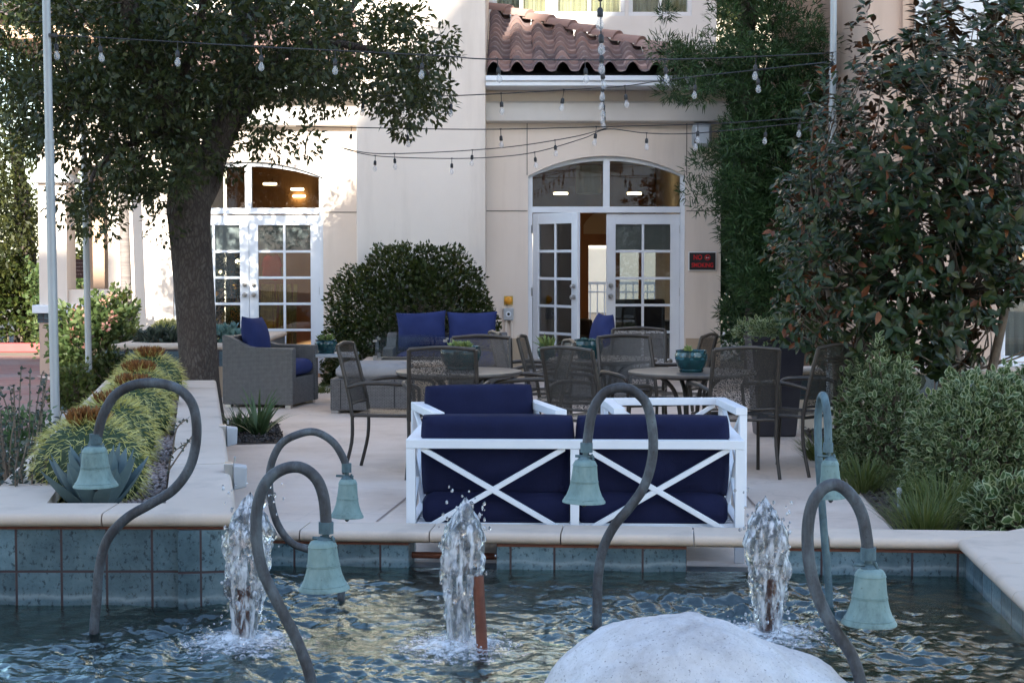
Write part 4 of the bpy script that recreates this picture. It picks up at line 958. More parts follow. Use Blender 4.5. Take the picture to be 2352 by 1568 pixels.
ang = 1/math.tan((math.atan2(dAB.x, dAB.y)*-1+PI/2)/2) if False else .83
coping(m, D_, A_, (0, 1, 0), .285, PT, th=.058, seg=.52, miter1=-.84)
coping(m, A_, B_, nAB, .27, PT, th=.058, seg=.9, miter0=.84, miter1=-.84)
coping(m, B_, C_, (0, -1, 0), .26, PT, th=.058, seg=.9, miter0=.83, miter1=-.5)
coping(m, C_, D_, nCD, .26, PT, th=.058, seg=.9, miter0=.5, miter1=-.84)
m.build('coping', 'coping', pl, smooth=35)
m = MB(); m.add([(-2.2, 7.3, .30), (-1.3, 7.3, .30), (-2.75, 14.9, .33), (-3.5, 14.9, .33)], [(0, 1, 2, 3)]); m.build('planting_soil', 'soil', pl)
# gravel
n = 5200; yy = 7.45+7.3*RNG.uniform(0, 1, n)**1.6; t_ = (yy-7.2)/7.8; xl = -2.27-1.29*t_+.27; xr = -1.2-1.44*t_-.26; xx = xl+(xr-xl)*RNG.uniform(0, 1, n)
gv = MB(); me = None
icv = np.array([(0,0,1),(.9,0,.1),(.28,.85,.1),(-.73,.53,.1),(-.73,-.53,.1),(.28,-.85,.1),(0,0,-.7)]); icf = [(0,1,2),(0,2,3),(0,3,4),(0,4,5),(0,5,1),(6,2,1),(6,3,2),(6,4,3),(6,5,4),(6,1,5)]
sz = RNG.uniform(.008, .021, n); an = RNG.uniform(0, 2*PI, n)
for i in range(n):
    c_, s_ = math.cos(an[i]), math.sin(an[i]); v = icv*sz[i]*np.array([1.3, .9, .75])
    gv.add([(xx[i]+p[0]*c_-p[1]*s_, yy[i]+p[0]*s_+p[1]*c_, .305+.03*t_[i]+p[2]+random.random()*.008) for p in v], icf)
o = gv.build('planter_gravel', 'pebble', origin=(-1.9, 7.5, .3), smooth=180); stuff(tag(o, 'small rounded pink and grey river gravel in the planter', 'gravel')) if False else stuff(o)
o['label'] = 'rounded pink and grey gravel around the barrel cacti'
# barrel cacti
def barrel(x, y, r, z0, label, buds, seed):
    t = thing('barrel_cactus', label, 'cactus', (x, y, z0), 0, 'golden barrel cacti in the front planter')
    ribs = 26; vs = []; fs = []; nl, na = 20, ribs*4
    rib = lambda a: 1+.055*math.cos(a*ribs)
    prof = lambda ph: (r*math.sin(ph)**.92, r*.92*(1-math.cos(ph))/1.0)
    for i in range(nl+1):
        ph = PI*(.04+.90*i/nl); rr = r*math.sin(ph); z = z0+r*.88-r*.95*math.cos(PI-ph)*-1*0 + 0
        z = z0+r*.62+r*.92*math.cos(ph)
        for k in range(na):
            a = 2*PI*k/na; vs.append((x+rr*rib(a)*math.cos(a), y+rr*rib(a)*math.sin(a), max(z0-.02, z)))
    for i in range(nl):
        for k in range(na): k2 = (k+1) % na; fs.append((i*na+k, (i+1)*na+k, (i+1)*na+k2, i*na+k2))
    m = MB(); m.add(vs, fs+[tuple(range(na))]); m.build('body', 'cactus', t, smooth=180)
    pos = []; dr = []
    for k in range(ribs):
        a = 2*PI*k/ribs
        for i in range(18):
            ph = PI*(.05+.70*(i+.5)/18); nv = Vector((math.sin(ph)*math.cos(a), math.sin(ph)*math.sin(a), math.cos(ph)))
            p = Vector((x, y, z0+r*.62))+Vector((nv.x*r*1.05, nv.y*r*1.05, nv.z*r*.95)); side = Vector((-math.sin(a), math.cos(a), 0)); down = side.cross(nv)
            for s_ in range(5):
                tt = RNG.normal(0, .42); dv = nv*RNG.uniform(.35, .8)+side*tt-Vector((0, 0, 1))*RNG.uniform(-.1, .75)*math.sin(ph)+Vector((nv.x, nv.y, 0))*.3; pos.append(p); dr.append(dv)
    pos = np.array([tuple(p) for p in pos]); dr = np.array([tuple(p) for p in dr])
    o = leafmesh('spines', pos, dr, RNG.uniform(.045, .08, len(pos)), .0020, 'spine', t, shape='blade', bend=.32); stuff(o)
    if buds:
        pb, db = [], []
        for _ in range(buds):
            a = RNG.uniform(0, 2*PI); q = r*RNG.uniform(.12, .42); p = np.array([x+q*math.cos(a), y+q*math.sin(a), z0+r*.62+r*.90*math.sqrt(1-(q/r)**2)])
            for _ in range(16): pb.append(p); db.append(np.array([.2*math.cos(a), .2*math.sin(a), 1])+RNG.normal(0, .28, 3))
        stuff(leafmesh('dry_flowers', np.array(pb), np.array(db), RNG.uniform(.06, .095, len(pb)), .010, 'bud', t))
barrel(-2.07, 8.33, .25, .31, 'golden barrel cactus nearest the front, brown dry flowers, behind the agave', 34, 1)
barrel(-2.30, 9.75, .235, .31, 'golden barrel cactus second from the front, smooth yellow crown', 10, 2)
barrel(-2.50, 11.2, .23, .31, 'golden barrel cactus third from the front, half hidden by the bell pipe', 26, 3)
barrel(-2.74, 12.5, .23, .32, 'golden barrel cactus fourth from the front with two tufts of brown flowers', 40, 4)
barrel(-2.96, 13.9, .25, .32, 'golden barrel cactus farthest back, beside the tree trunk', 34, 5)
# agave
ag = thing('agave', 'blue grey agave rosette at the planter front behind the left bell', 'agave', (-1.90, 7.78, .30))
m = MB(); c0 = Vector((-1.90, 7.78, .31))
for i in range(34):
    a = i*2.39996; el = R(86-58*(i/33)**1.1); L = .20+.14*min(1, i/14); wd = .042+.014*min(1, i/14)
    h = Vector((math.cos(a), math.sin(a), 0)); sd = Vector((-math.sin(a), math.cos(a), 0)); vs = []; k = 9
    for j_ in range(k+1):
        u = j_/k; e = el+R(14)*u*(1 if i > 10 else .2); p = c0+h*(.02+L*u*math.cos(e))+Vector((0, 0, .01+L*u*math.sin(e)))
        w_ = wd*(.55+1.0*u*(1-u)*2.2)*(1-u**5) if u < 1 else .0008; th = .012*(1-u*.9); nr = Vector((-h.x*math.sin(e), -h.y*math.sin(e), math.cos(e)))
        vs += [p-sd*w_+nr*w_*.35, p-nr*th*.2, p+sd*w_+nr*w_*.35, p-nr*th*1.6]
    fs = []
    for j_ in range(k):
        for q in range(4): q2 = (q+1) % 4; fs.append((j_*4+q, j_*4+q2, (j_+1)*4+q2, (j_+1)*4+q))
    m.add(vs, fs)
m.build('leaves', 'agave', ag, smooth=50)
# solar lamp, wall lights
sp = P(60, 1143, 7.62); so = thing('solar_light', 'small dark blue solar light box in the front corner of the planter', 'light', (sp.x, 7.62, .31))
m = MB(); X = rotz((sp.x, 7.62, .31), R(-15)) @ Matrix.Rotation(R(-24), 4, 'X'); m.box(-.058, .058, -.04, .04, .03, .055, X); m.build('panel', M('solar_cell', (.02, .028, .06), rough=.15), so, bevel=.004)
m = MB(); m.box(-.045, .045, -.03, .03, 0, .029, X); m.build('case', 'black', so)
for (px, py, Y, nm) in ((524, 1002, 10.9, 'farther'), (540, 1095, 8.6, 'nearer')):
    c = P(px, py, Y); t = thing('planter_light', f'square metal lamp fixed to the planter side, {nm} of the two', 'wall lamp', tuple(c), R(10), 'lamps on the planter side'); s_ = 1.0
    X = wm(t); m = MB(X); m.box(-.055, -.01, -.05, .05, -.075, .075); m.build('back_plate', 'metal', t, bevel=.004)
    m = MB(X); m.prism([(-.0095, -.06), (.055, -.045), (.06, .055), (-.0095, .065)], -.06, .06); m.build('lens', 'greyplastic', t, bevel=.006)
    m = MB(X); m.lathe([(.006, .08), (.006, .1), (.002, .105)], 8, X=X); m.build('screw', 'metal', t)
# ================================================================== white outdoor seating
def white_seat(name, label, cat, x, y, rz, W, cush, D=.74, backc=True, group=None, n=2):
    """local: faces +y, back plane at y 0; W overall width"""
    t = thing(name, label, cat, (x, y, 0), rz, group); T = .045; hr = .605
    def B(m, nm, mat, par=t, **k): return m.build(nm, mat, par, local=True, **k)
    for sx in (-1, 1):
        for (ya, yb) in ((0, T), (D-T, D)):
            m = MB(); a = sx*(W/2-T/2); m.box(a-T/2, a+T/2, ya, yb, 0, hr-T-.0005); B(m, 'leg', 'white', bevel=.003)
    m = MB(); m.box(-W/2, W/2, -.002, T+.001, hr-T, hr); m.box(-W/2+T, W/2-T, .002, T-.002, .105, .15)
    k = 2 if n == 2 else 1
    if k == 2: m.box(-.022, .022, .001, T-.001, .15, hr-T)
    pw = (W-2*T-(.044 if k == 2 else 0))/k
    for i in range(k):
        xa = -W/2+T+i*(pw+.044); xb = xa+pw; za, zb = .15, hr-T; w_ = .028
        m.bar((xa+.03, T/2, zb), (xb-.03, T/2, za), .026, w_, (0, 1, 0)); m.bar((xa+.03, T/2+.0015, za), (xb-.03, T/2+.0015, zb), .0255, w_, (0, 1, 0))
    B(m, 'back_frame', 'white', bevel=.003)
    for sx in (-1, 1):
        m = MB(); a = sx*(W/2-.035); m.box(a-.035, a+.035, T+.002, D+.003, hr-T, hr); a = sx*(W/2-T/2)
        m.box(a-T/2+.001, a+T/2-.001, T, D-T, .15, .15+T); m.bar((a, T, .2), (a, D-T, hr-T), .026, .024); m.bar((a+.001, T, hr-T), (a+.001, D-T, .2), .0255, .024); B(m, 'armrest', 'white', bevel=.003)
    m = MB(); m.box(-W/2+T, W/2-T, D-T+.001, D-.001, .15, .195)
    for i in range(9): yy = .06+i*(D-.14)/8; m.box(-W/2+T, W/2-T, yy, yy+.035, .165, .185)
    B(m, 'seat_frame', 'white', bevel=.002)
    cw = (W-2*.06)/n
    for i in range(n):
        cx = -W/2+.06+cw*(i+.5)
        m = MB(); m.cushion((cw-.01, .20, D-.08), Matrix.Translation((cx, D/2+.015, .243)) @ Matrix.Rotation(R(90), 4, 'X'), n=16, puff=.12, seed=i+x); B(m, 'seat_cushion', 'navy', smooth=180)
        if backc:
            m = MB(); m.cushion((cw-.006, .17, .41), Matrix.Translation((cx, .155, .512)) @ Matrix.Rotation(R(9), 4, 'X'), n=16, puff=.18, seed=i*3+y); B(m, 'back_cushion', 'navy', smooth=180)
    return t
white_seat('loveseat', 'white loveseat with X-braced back and navy cushions, seen from behind', 'sofa', (P(1320, 1200, 8.33)).x, 8.33, R(-2), 1.66, 2)
white_seat('armchair', 'white armchair with a navy back cushion facing the loveseat', 'armchair', -.235, 10.62, R(180-12) if False else R(180+13), .80, 1, n=1)
white_seat('armchair', 'empty white armchair frame without back cushion, beyond the loveseat right half', 'armchair', (P(1523, 915, 10.85)).x, 10.85, R(180+3), .80, 1, n=1, backc=False)
# ================================================================== dining sets
def dining_chair(name='dining_chair'):
    t = thing(name, 'x', 'chair'); H, SH, W = .89, .42, .47
    def B(m, nm, mat, **k): return m.build(nm, mat, t, local=True, **k)
    yb = -.22; yt = -.33; r = .0125
    back = lambda s_, z: Vector((s_*(W/2-.012*((z-SH)/(H-SH))), yb-.02+(yt-yb)*max(0, (z-SH)/(H-SH))**1.15, z))
    for s_ in (-1, 1):
        m = MB(); m.tube([back(s_, SH-.02), (s_*W/2, -.245, .22), (s_*(W/2+.012), -.30, 0)], r, 8, sub=4); B(m, 'leg', 'brown_metal', smooth=60)
        m = MB(); m.tube([(s_*W/2, .22, SH-.01), (s_*(W/2+.005), .235, .2), (s_*(W/2+.01), .25, 0)], r, 8, sub=3); B(m, 'leg', 'brown_metal', smooth=60)
        m = MB(); m.tube([back(s_, .60), (s_*(W/2+.045), -.12, .635), (s_*(W/2+.05), .10, .63), (s_*(W/2+.03), .22, .61), (s_*(W/2+.012), .235, .55), (s_*W/2, .225, SH)], [.012, .016, .016, .015, .0125, .0125], 8, sub=5); B(m, 'armrest', 'brown_metal', smooth=60)
    m = MB()
    for s_ in (-1, 1): m.tube([back(s_, z) for z in (SH-.02, .5, .6, .7, .8, H-.01)], r*1.15, 8)
    m.tube([back(-1, H-.008)+Vector((0, 0, 0)), Vector((0, yt-.03, H+.008)), back(1, H-.008)], .013, 8, sub=5)
    m.tube([back(-1, .475), Vector((0, yb-.06, .475)), back(1, .475)], .009, 8, sub=4)
    for s_ in (-1, 1): m.tube([(s_*W/2, -.23, SH-.012), (s_*W/2, .225, SH-.012)], .012, 8)
    m.tube([(-W/2, .225, SH-.015), (W/2, .225, SH-.015)], .013, 8); m.tube([(-W/2, -.235, SH-.02), (W/2, -.235, SH-.02)], .011, 8)
    B(m, 'frame', 'brown_metal', smooth=60)
    m = MB(); n1, n2 = 8, 9; vs = []
    for i in range(n1+1):
        z = .48+(H-.015-.48)*i/n1
        for k in range(n2+1):
            u = -1+2*k/n2; p = back(1, z); vs.append((p.x*u, p.y-.03*(1-u*u), z+.012*(1-u*u)*(i/n1)))
    m.add(vs, [(i*(n2+1)+k, i*(n2+1)+k+1, (i+1)*(n2+1)+k+1, (i+1)*(n2+1)+k) for i in range(n1) for k in range(n2)]); B(m, 'backrest', 'sling', smooth=180)
    m = MB(); vs = []
    for i in range(7):
        for k in range(7): u = -1+k/3; v = -1+i/3; vs.append((u*W/2, v*.225, SH-.005-.02*(1-u*u)*(1-v*v)))
    m.add(vs, [(i*7+k, i*7+k+1, (i+1)*7+k+1, (i+1)*7+k) for i in range(6) for k in range(6)]); B(m, 'seat', 'sling', smooth=180)
    return t
proto = None
def chair(x, y, face, label, group, back=True):
    """x, y of the seat centre; face = heading in degrees from +x"""
    global proto
    if proto is None: proto = dining_chair(); c = proto
    else: c = copy_tree(proto)
    c.location = (x, y, 0); c.rotation_euler = (0, 0, R(face-90)); tag(c, label, 'chair', group); return c
def px2x(px, Y): return (px-1176)/FPX*Y*1.001
g1 = 'bronze mesh dining chairs on the patio'
chair(-.83, 11.95, -9, 'bronze mesh chair seen side-on at the left, before the grey ottoman', g1)
chair(px2x(1020, 11.4), 11.72, 88, 'bronze mesh chair back to the viewer at the near side of the left table', g1)
chair(px2x(1101, 12.95), 12.68, 268, 'pale reflecting mesh chair facing the viewer behind the left table', g1)
chair(.20, 13.85, 12, 'brown mesh chair behind the right side of the left table, below the grey outlet box', g1)
chair(.42, 13.0, -8, 'bronze mesh chair in side view below the small succulent pot', g1)
chair(.07, 12.3, 188, 'bronze mesh chair at the right of the left table, back leaning right', g1)
chair(.60, 11.62, 47, 'bronze mesh chair turned away to the right, near the left edge of the right table', g1)
chair(.99, 12.82, 292, 'bronze mesh chair facing the viewer behind the left edge of the right table', g1)
chair(1.03, 14.15, 262, 'light grey reflecting mesh chair behind the far table with the blue pot', g1)
chair(1.22, 13.45, 158, 'dark mesh chair at the right of the far table under the right door', g1)
chair(px2x(1700, 11.4), 11.72, 97, 'large bronze mesh chair back to the viewer, overlapping the spotted teal pot', g1)
chair(px2x(1830, 11.7), 11.95, 140, 'bronze mesh chair with shiny slanted back before the tall black planter', g1)
def table(x, y, r, h, label):
    t = thing('round_table', label, 'table', (x, y, 0), random.uniform(0, 1), 'round patio dining tables')
    m = MB(); m.lathe([(.02, h-.03), (r-.02, h-.03), (r-.004, h-.022), (r, h-.012), (r-.003, h-.002), (r-.012, h), (.02, h)], 56); m.build('tabletop', 'tabletop', t, local=True, smooth=40)
    for k in range(4):
        a = PI/2*k; c, s_ = math.cos(a), math.sin(a); m = MB()
        m.tube([(c*r*.55, s_*r*.55, h-.03), (c*r*.30, s_*r*.30, h-.14), (c*r*.20, s_*r*.20, h-.34), (c*r*.34, s_*r*.34, .16), (c*r*.62, s_*r*.62, .0)], .016, 8, sub=5); m.build('leg', 'brown_metal', t, local=True, smooth=60)
    m = MB(); m.lathe([(r*.2+.008, .33), (r*.2+.02, .335), (r*.2+.02, .35), (r*.2+.008, .355)], 24, cap=False); m.lathe([(r*.55, h-.05), (r*.55+.015, h-.05), (r*.55+.015, h-.031), (r*.55, h-.031)], 32, cap=False); m.build('ring', 'brown_metal', t, local=True)
    return t
TH = .685
T1 = (px2x(1054, 12.25), 12.25); T2 = (px2x(1590, 12.2), 12.2); T3 = (px2x(1385, 13.75), 13.75)
table(*T1, .455, TH, 'round bronze patio table at the left behind the navy armchair cushion')
table(*T2, .46, TH, 'round bronze patio table at the right carrying the spotted teal pot')
table(*T3, .44, TH, 'round bronze patio table farthest back in front of the open door')
# ------------------------------------------------------------------ pots
def pot(px, Y, z, w, h, label, mat, plant):
    x = px2x(px, Y); t = thing('teal_pot', label, 'plant pot', (x, Y, z), 0, 'teal glazed plant pots'); r = w/2
    m = MB(); m.lathe([(r*.70, 0), (r*.74, .012), (r*.76, h*.10), (r*.72, h*.14), (r*.86, h*.3), (r*.98, h*.6), (r*.99, h*.78), (r*.92, h*.9), (r*.93, h*.95), (r*.96, h), (r*.88, h), (r*.85, h*.9), (.01, h*.88)], 40); m.build('bowl', mat, t, local=True, smooth=35)
    if plant:
        kind, n, L, W = plant; c = np.array([[random.uniform(-.5, .5)*r, random.uniform(-.5, .5)*r, h*.9] for _ in range(n)]); N = n*14
        pos = np.repeat(c, 14, 0); d = RNG.normal(0, .55, (N, 3)); d[:, 2] = np.abs(d[:, 2])+.5
        leafmesh('plant', pos+np.array([x, Y, z]), d, RNG.uniform(.6, 1, N)*L, W, kind, t, shape='leaf', fold=.2)
    return t
pot(1058, 12.35, TH, .30, .17, 'teal pot with yellow-green succulents behind the mesh chair on the left table', 'teal', ('succulent', 9, .07, .011))
pot(1588, 12.1, TH, .235, .155, 'spotted teal pot with a tiny sprout on the right table', 'teal_blotch', ('succulent', 1, .06, .010))
pot(1352, 13.7, TH, .245, .155, 'wide teal pot with a pale rim on the far table', 'teal', ('bluesucc', 7, .035, .012))
pot(1256, 14.6, .62, .17, .11, 'small blue pot with upright pale green succulents left of the wide teal pot', 'teal', ('succulent', 4, .14, .010))
pot(749, 17.75, .50, .24, .14, 'small teal pot with yellow flowers on the glass side table', 'teal', ('succulent', 5, .10, .008))
m = MB(); sx = px2x(1256, 14.6); s2 = thing('small_side_table', 'small low grey wicker table under the little blue pot', 'table', (sx, 14.6, 0))
m.box(sx-.2, sx+.2, 14.4, 14.8, .55, .618); m.build('tabletop', 'wicker', s2, bevel=.01)
for a in (-.17, .17):
    for b in (-.17, .17): m = MB(); m.box(sx+a-.02, sx+a+.02, 14.6+b-.02, 14.6+b+.02, 0, .549); m.build('leg', 'wicker', s2)
# ================================================================== wicker seating
def wicker_arm(m, x0, x1, D, hb, hf):
    """side panel swept from a tall back to a lower front arm (y back -> front)"""
    pts = [(0, .03), (0, hb)]+[(D*u, hf+(hb-hf)*(.5+.5*math.cos(PI*min(1, u/.45)))) for u in (.06, .12, .2, .28, .36, .45)]+[(D, hf-.005), (D, .03)]
    m.prism(pts, x0, x1, 'x')
def wicker_seat(name, label, cat, x, y, rz, W, D, hb, hf, pillows, pw, group=None, tilt=12):
    t = thing(name, label, cat, (x, y, 0), rz, group)
    def B(m, nm, mat, **k): return m.build(nm, mat, t, local=True, **k)
    for sx in (-1, 1):
        m = MB(); a = sx*(W/2-.055); wicker_arm(m, a-.055, a+.055, D, hb, hf); B(m, 'armrest', 'wicker', bevel=.012)
    m = MB(); m.box(-W/2+.111, W/2-.111, .005, .10, .03, hb-.01); B(m, 'back_panel', 'wicker', bevel=.015)
    m = MB(); m.box(-W/2+.1115, W/2-.1115, .101, D-.012, .03, .30); B(m, 'seat_base', 'wicker', bevel=.01)
    for sx in (-1, 1):
        for yy in (.05, D-.06): m = MB(); m.box(sx*(W/2-.06)-.035, sx*(W/2-.06)+.035, yy-.03, yy+.03, 0, .0295); B(m, 'foot', 'metal')
    m = MB(); m.cushion((W-.24, .17, D-.12), Matrix.Translation((0, D/2+.05, .385)) @ Matrix.Rotation(R(90), 4, 'X'), n=14, puff=.15); B(m, 'seat_cushion', 'blue', smooth=180)
    n = pillows; ww = (W-.22)/n
    for i in range(n):
        m = MB(); m.cushion((min(pw, ww*1.04), .22, .44), Matrix.Translation((-W/2+.11+ww*(i+.5), .21, .68)) @ Matrix.Rotation(R(tilt), 4, 'X') @ Matrix.Rotation(R(random.uniform(-3, 3)), 4, 'Y'), n=18, kind='pillow', seed=i+x); B(m, 'pillow', 'blue', smooth=180)
    return t
wicker_seat('wicker_armchair', 'grey wicker armchair with blue pillow beside the tree, turned to the right', 'armchair', px2x(545, 17.45), 17.4, R(-90-12), .80, .74, .72, .60, 1, .56)
wicker_seat('wicker_sofa', 'grey wicker loveseat with two blue pillows in front of the round shrub', 'sofa', px2x(1028, 19.1), 19.12, R(180), 1.34, .78, .66, .52, 2, .56)
wicker_seat('wicker_armchair', 'grey wicker armchair with blue pillow half hidden behind the wide teal pot', 'armchair', px2x(1425, 18.3), 18.3, R(90+15), .78, .74, .66, .54, 1, .5)
ot = thing('wicker_ottoman', 'grey wicker ottoman with a pale grey cushion behind the left dining chair', 'ottoman', (px2x(852, 16.6), 16.3, 0), R(-3))
m = MB(); m.box(-.37, .37, 0, .66, .03, .335); m.build('base', 'wicker', ot, local=True, bevel=.012)
m = MB(); m.cushion((.70, .17, .64), Matrix.Translation((.02, .33, .40)) @ Matrix.Rotation(R(90), 4, 'X'), n=14, puff=.3); m.build('cushion', 'greyfab', ot, local=True, smooth=180)
for a in (-.33, .33):
    for b in (.05, .6): m = MB(); m.box(a-.035, a+.035, b-.03, b+.03, 0, .0295); m.build('foot', 'metal', ot, local=True)
m = MB()
for a in (-.27, .25): m.box(a-.004, a+.004, -.003, .0, .04, .33)
m.build('seam', 'black', ot, local=True)
ft = thing('fire_table', 'low tan fire table with glass wind guard before the wicker loveseat', 'fire table', (px2x(945, 17.7), 17.7, 0))
m = MB(); m.box(-.50, .50, -.38, .38, .385, .445); m.build('rim', 'coping', ft, local=True, bevel=.022)
m = MB(); m.box(-.42, .42, -.31, .31, 0, .3845); m.build('base', 'stucco_base', ft, local=True, bevel=.01)
m = MB(); a, b = .36, .24
m.box(-a, a, -b-.004, -b+.004, .446, .68); m.box(-a, a, b-.004, b+.004, .446, .68); m.box(-a-.004, -a+.004, -b+.005, b-.005, .446, .68); m.box(a-.004, a+.004, -b+.005, b-.005, .446, .68); m.build('wind_guard', 'clear', ft, local=True)
m = MB()
for sx in (-a, a):
    for sy in (-b, b): m.box(sx-.02, sx+.02, sy-.012, sy+.012, .4465, .49); m.box(sx-.02, sx+.02, sy-.012, sy+.012, .63, .655)
m.build('guard_clip', 'metal', ft, local=True)
m = MB(); m.box(-.3, .3, -.18, .18, .4455, .452); m.build('burner', 'black', ft, local=True)
st = thing('glass_side_table', 'low grey glass-topped side table carrying the small teal pot', 'side table', (px2x(765, 17.8), 17.8, 0))
m = MB(); m.box(-.25, .25, -.25, .25, .465, .498); m.build('tabletop', 'greyplastic', st, local=True, bevel=.006)
for a in (-.22, .22):
    for b in (-.22, .22): m = MB(); m.box(a-.015, a+.015, b-.015, b+.015, 0, .4645); m.build('leg', 'brown_metal', st, local=True)
tp = thing('tall_planter', 'tall black tapered planter with variegated leaves behind the right dining chair', 'planter', (px2x(1780, 14.35), 14.35, 0))
m = MB(); m.lathe([(.17, 0), (.18, .01), (.255, .80), (.265, .81), (.265, .84), (.235, .84), (.225, .78), (.01, .76)], 4, X=Matrix.Rotation(R(45), 4, 'Z') @ Matrix.Diagonal((1.25, 1.25, 1, 1))); m.build('pot', 'blackpot', tp, local=True, bevel=.012)
c = np.array([[random.uniform(-.26, .26), random.uniform(-.24, .24), random.uniform(.80, .93)] for _ in range(60)]); ps, dd = clumps(c, [.09]*60, 26); dd[:, 2] += .4
leafmesh('plant', ps+np.array(tp.location), dd, RNG.uniform(.03, .055, len(ps)), .014, 'varieg', tp, shape='leaf')
# ================================================================== string lights
def strand(label, pts, hang, group='bistro string lights over the patio', drop=.05, sc=.84, wr=.0048):
    """pts: (px, py, Y) along the cord; hang: pixel columns (or list of 3-D points) where bulbs hang"""
    W = [P(*p) for p in pts]; cp, _ = catmull(W, [0]*len(W), 10)
    t = thing('string_lights', label, 'string lights', tuple(W[0]), 0, group)
    m = MB(); m.tube(cp, wr, 6); m.build('cord', 'black', t, smooth=60)
    def at(px):
        best = min(cp, key=lambda q: abs(1176+q.x/q.y*FPX-px)); return best
    sock = MB()
    for hx in hang:
        p = at(hx) if not hasattr(hx, '__len__') else P(*hx); rz = random.uniform(0, 6); X = Matrix.Translation(p) @ Matrix.Rotation(R(random.uniform(-7, 7)), 4, 'Y') @ Matrix.Diagonal((sc, sc, sc, 1))
        m = MB(); m.lathe([(.006, -drop/sc-.01), (.009, -drop/sc), (.018, -drop/sc-.012), (.0195, -drop/sc-.05), (.017, -drop/sc-.058)], 12, X=X); m.tube([X @ Vector((0, 0, .0)), X @ Vector((0, 0, -drop/sc))], .004*sc, 6); m.tube([X @ Vector((-.012, 0, .002)), X @ Vector((.012, 0, .002))], .008*sc, 6)
        s_ = m.build('socket', 'black', t, smooth=50)
        m = MB(); z = -drop/sc-.058; m.lathe([(.013, z), (.014, z-.012), (.024, z-.034), (.0265, z-.052), (.022, z-.070), (.010, z-.080), (.001, z-.083)], 14, X=X); m.build('bulb', 'bulb', s_, smooth=180)
    return t
strand('highest string light running right across from the left pole', [(128, 82, 12.5), (250, 88, 12.5), (600, 108, 12.6), (1000, 128, 12.7), (1120, 136, 12.8), (1400, 138, 12.9), (1650, 134, 13), (1912, 122, 13.2)], [92+40, 245, 425, 598, 782, 962, 1150, 1337, 1533, 1730, 1912], drop=.06)
strand('string light climbing from the oak leaves to the right pole', [(800, 218, 15.5), (960, 222, 15.4), (1116, 217, 15.2), (1295, 207, 15), (1435, 198, 14.8), (1530, 184, 14.5), (1720, 163, 14), (1912, 142, 13.3)], [840, 1033, 1157, 1296, 1430, 1587, 1743], drop=.07)
strand('nearly level string light just below the cornice', [(680, 290, 16.5), (960, 296, 16.3), (1150, 297, 16.2), (1395, 291, 16), (1650, 284, 16), (1850, 270, 15.5)], [800, 928, 1146, 1378, 1612, 1830], drop=.06)
strand('lower sagging string light meeting the others above the right door', [(780, 338, 18), (850, 352, 18), (950, 352, 18), (1085, 345, 18), (1200, 334, 17.8), (1320, 314, 17.5), (1395, 294, 17.2)], [905, 1086, 1270], drop=.05)
strand('lowest sagging string light across the beige column', [(790, 342, 18.2), (862, 358, 18.2), (1000, 364, 18.2), (1120, 362, 18.1), (1228, 350, 18), (1340, 318, 17.6), (1395, 297, 17.2), (1485, 306, 17), (1600, 306, 16.5), (1850, 282, 16)], [862, 1043, 1228, 1486, 1602, 1745], drop=.05)
zz = 2.80; pts = []
ys = [5.0, 7, 9, 11, 13, 15, 17.2]
def pxz(Y, x=None): return None
W6 = []
for Y in ys: W6.append((1378+12*(Y-8)/9.2, HORIZ-(2.78+.12*((Y-11)/6)**2-1.5)*FPX/Y, Y))
hang6 = []
for i in range(16):
    Y = 8.65+i*.95
    if Y < 17.1: hang6.append((1378+12*(Y-8)/9.2, HORIZ-(2.78+.12*((Y-11)/6)**2-1.5)*FPX/Y, Y))
strand('string light running straight toward the viewer above the right door', W6, hang6, drop=.035, sc=.82)
# ================================================================== poles
def pole(x, y, r, h, label, cat='pole', lean=0, mat='pole'):
    t = thing('metal_pole', label, cat, (x, y, 0), 0, 'metal poles')
    m = MB(); m.tube([(x, y, 0), (x+lean*.45, y, h*.45)], r*1.08, 18); m.tube([(x+lean*.45, y, h*.45), (x+lean, y, h)], r*.94, 18); m.build('shaft', mat, t, smooth=60)
    m = MB(); m.lathe([(r*1.2, -.012), (r*1.2, .012)], 18, X=Matrix.Translation((x+lean*.45, y, h*.45))); m.build('collar', mat, t)
    return t
lp = P(128, 940, 12.45); pole(lp.x, 12.45, .031, 5.2, 'galvanised pole at far left carrying the highest string light', lean=-.045)
m = MB(); e = P(128, 82, 12.45); m.lathe([(.036, -.012), (.036, .012)], 14, X=Matrix.Translation((e.x-.02, 12.45, e.z))); tag(m.build('strap', 'black', origin=e), 'black strap tying the cord to the left pole', 'strap')
p2 = P(205, 860, 17); pole(p2.x, 17, .030, 5.5, 'thinner galvanised pole behind the barrel cacti', lean=-.05)
p3 = P(1912, 300, 13.6); pole(p3.x, 13.6, .028, 6, 'pale pole at the right holding the string lights among the magnolia leaves', lean=.0)
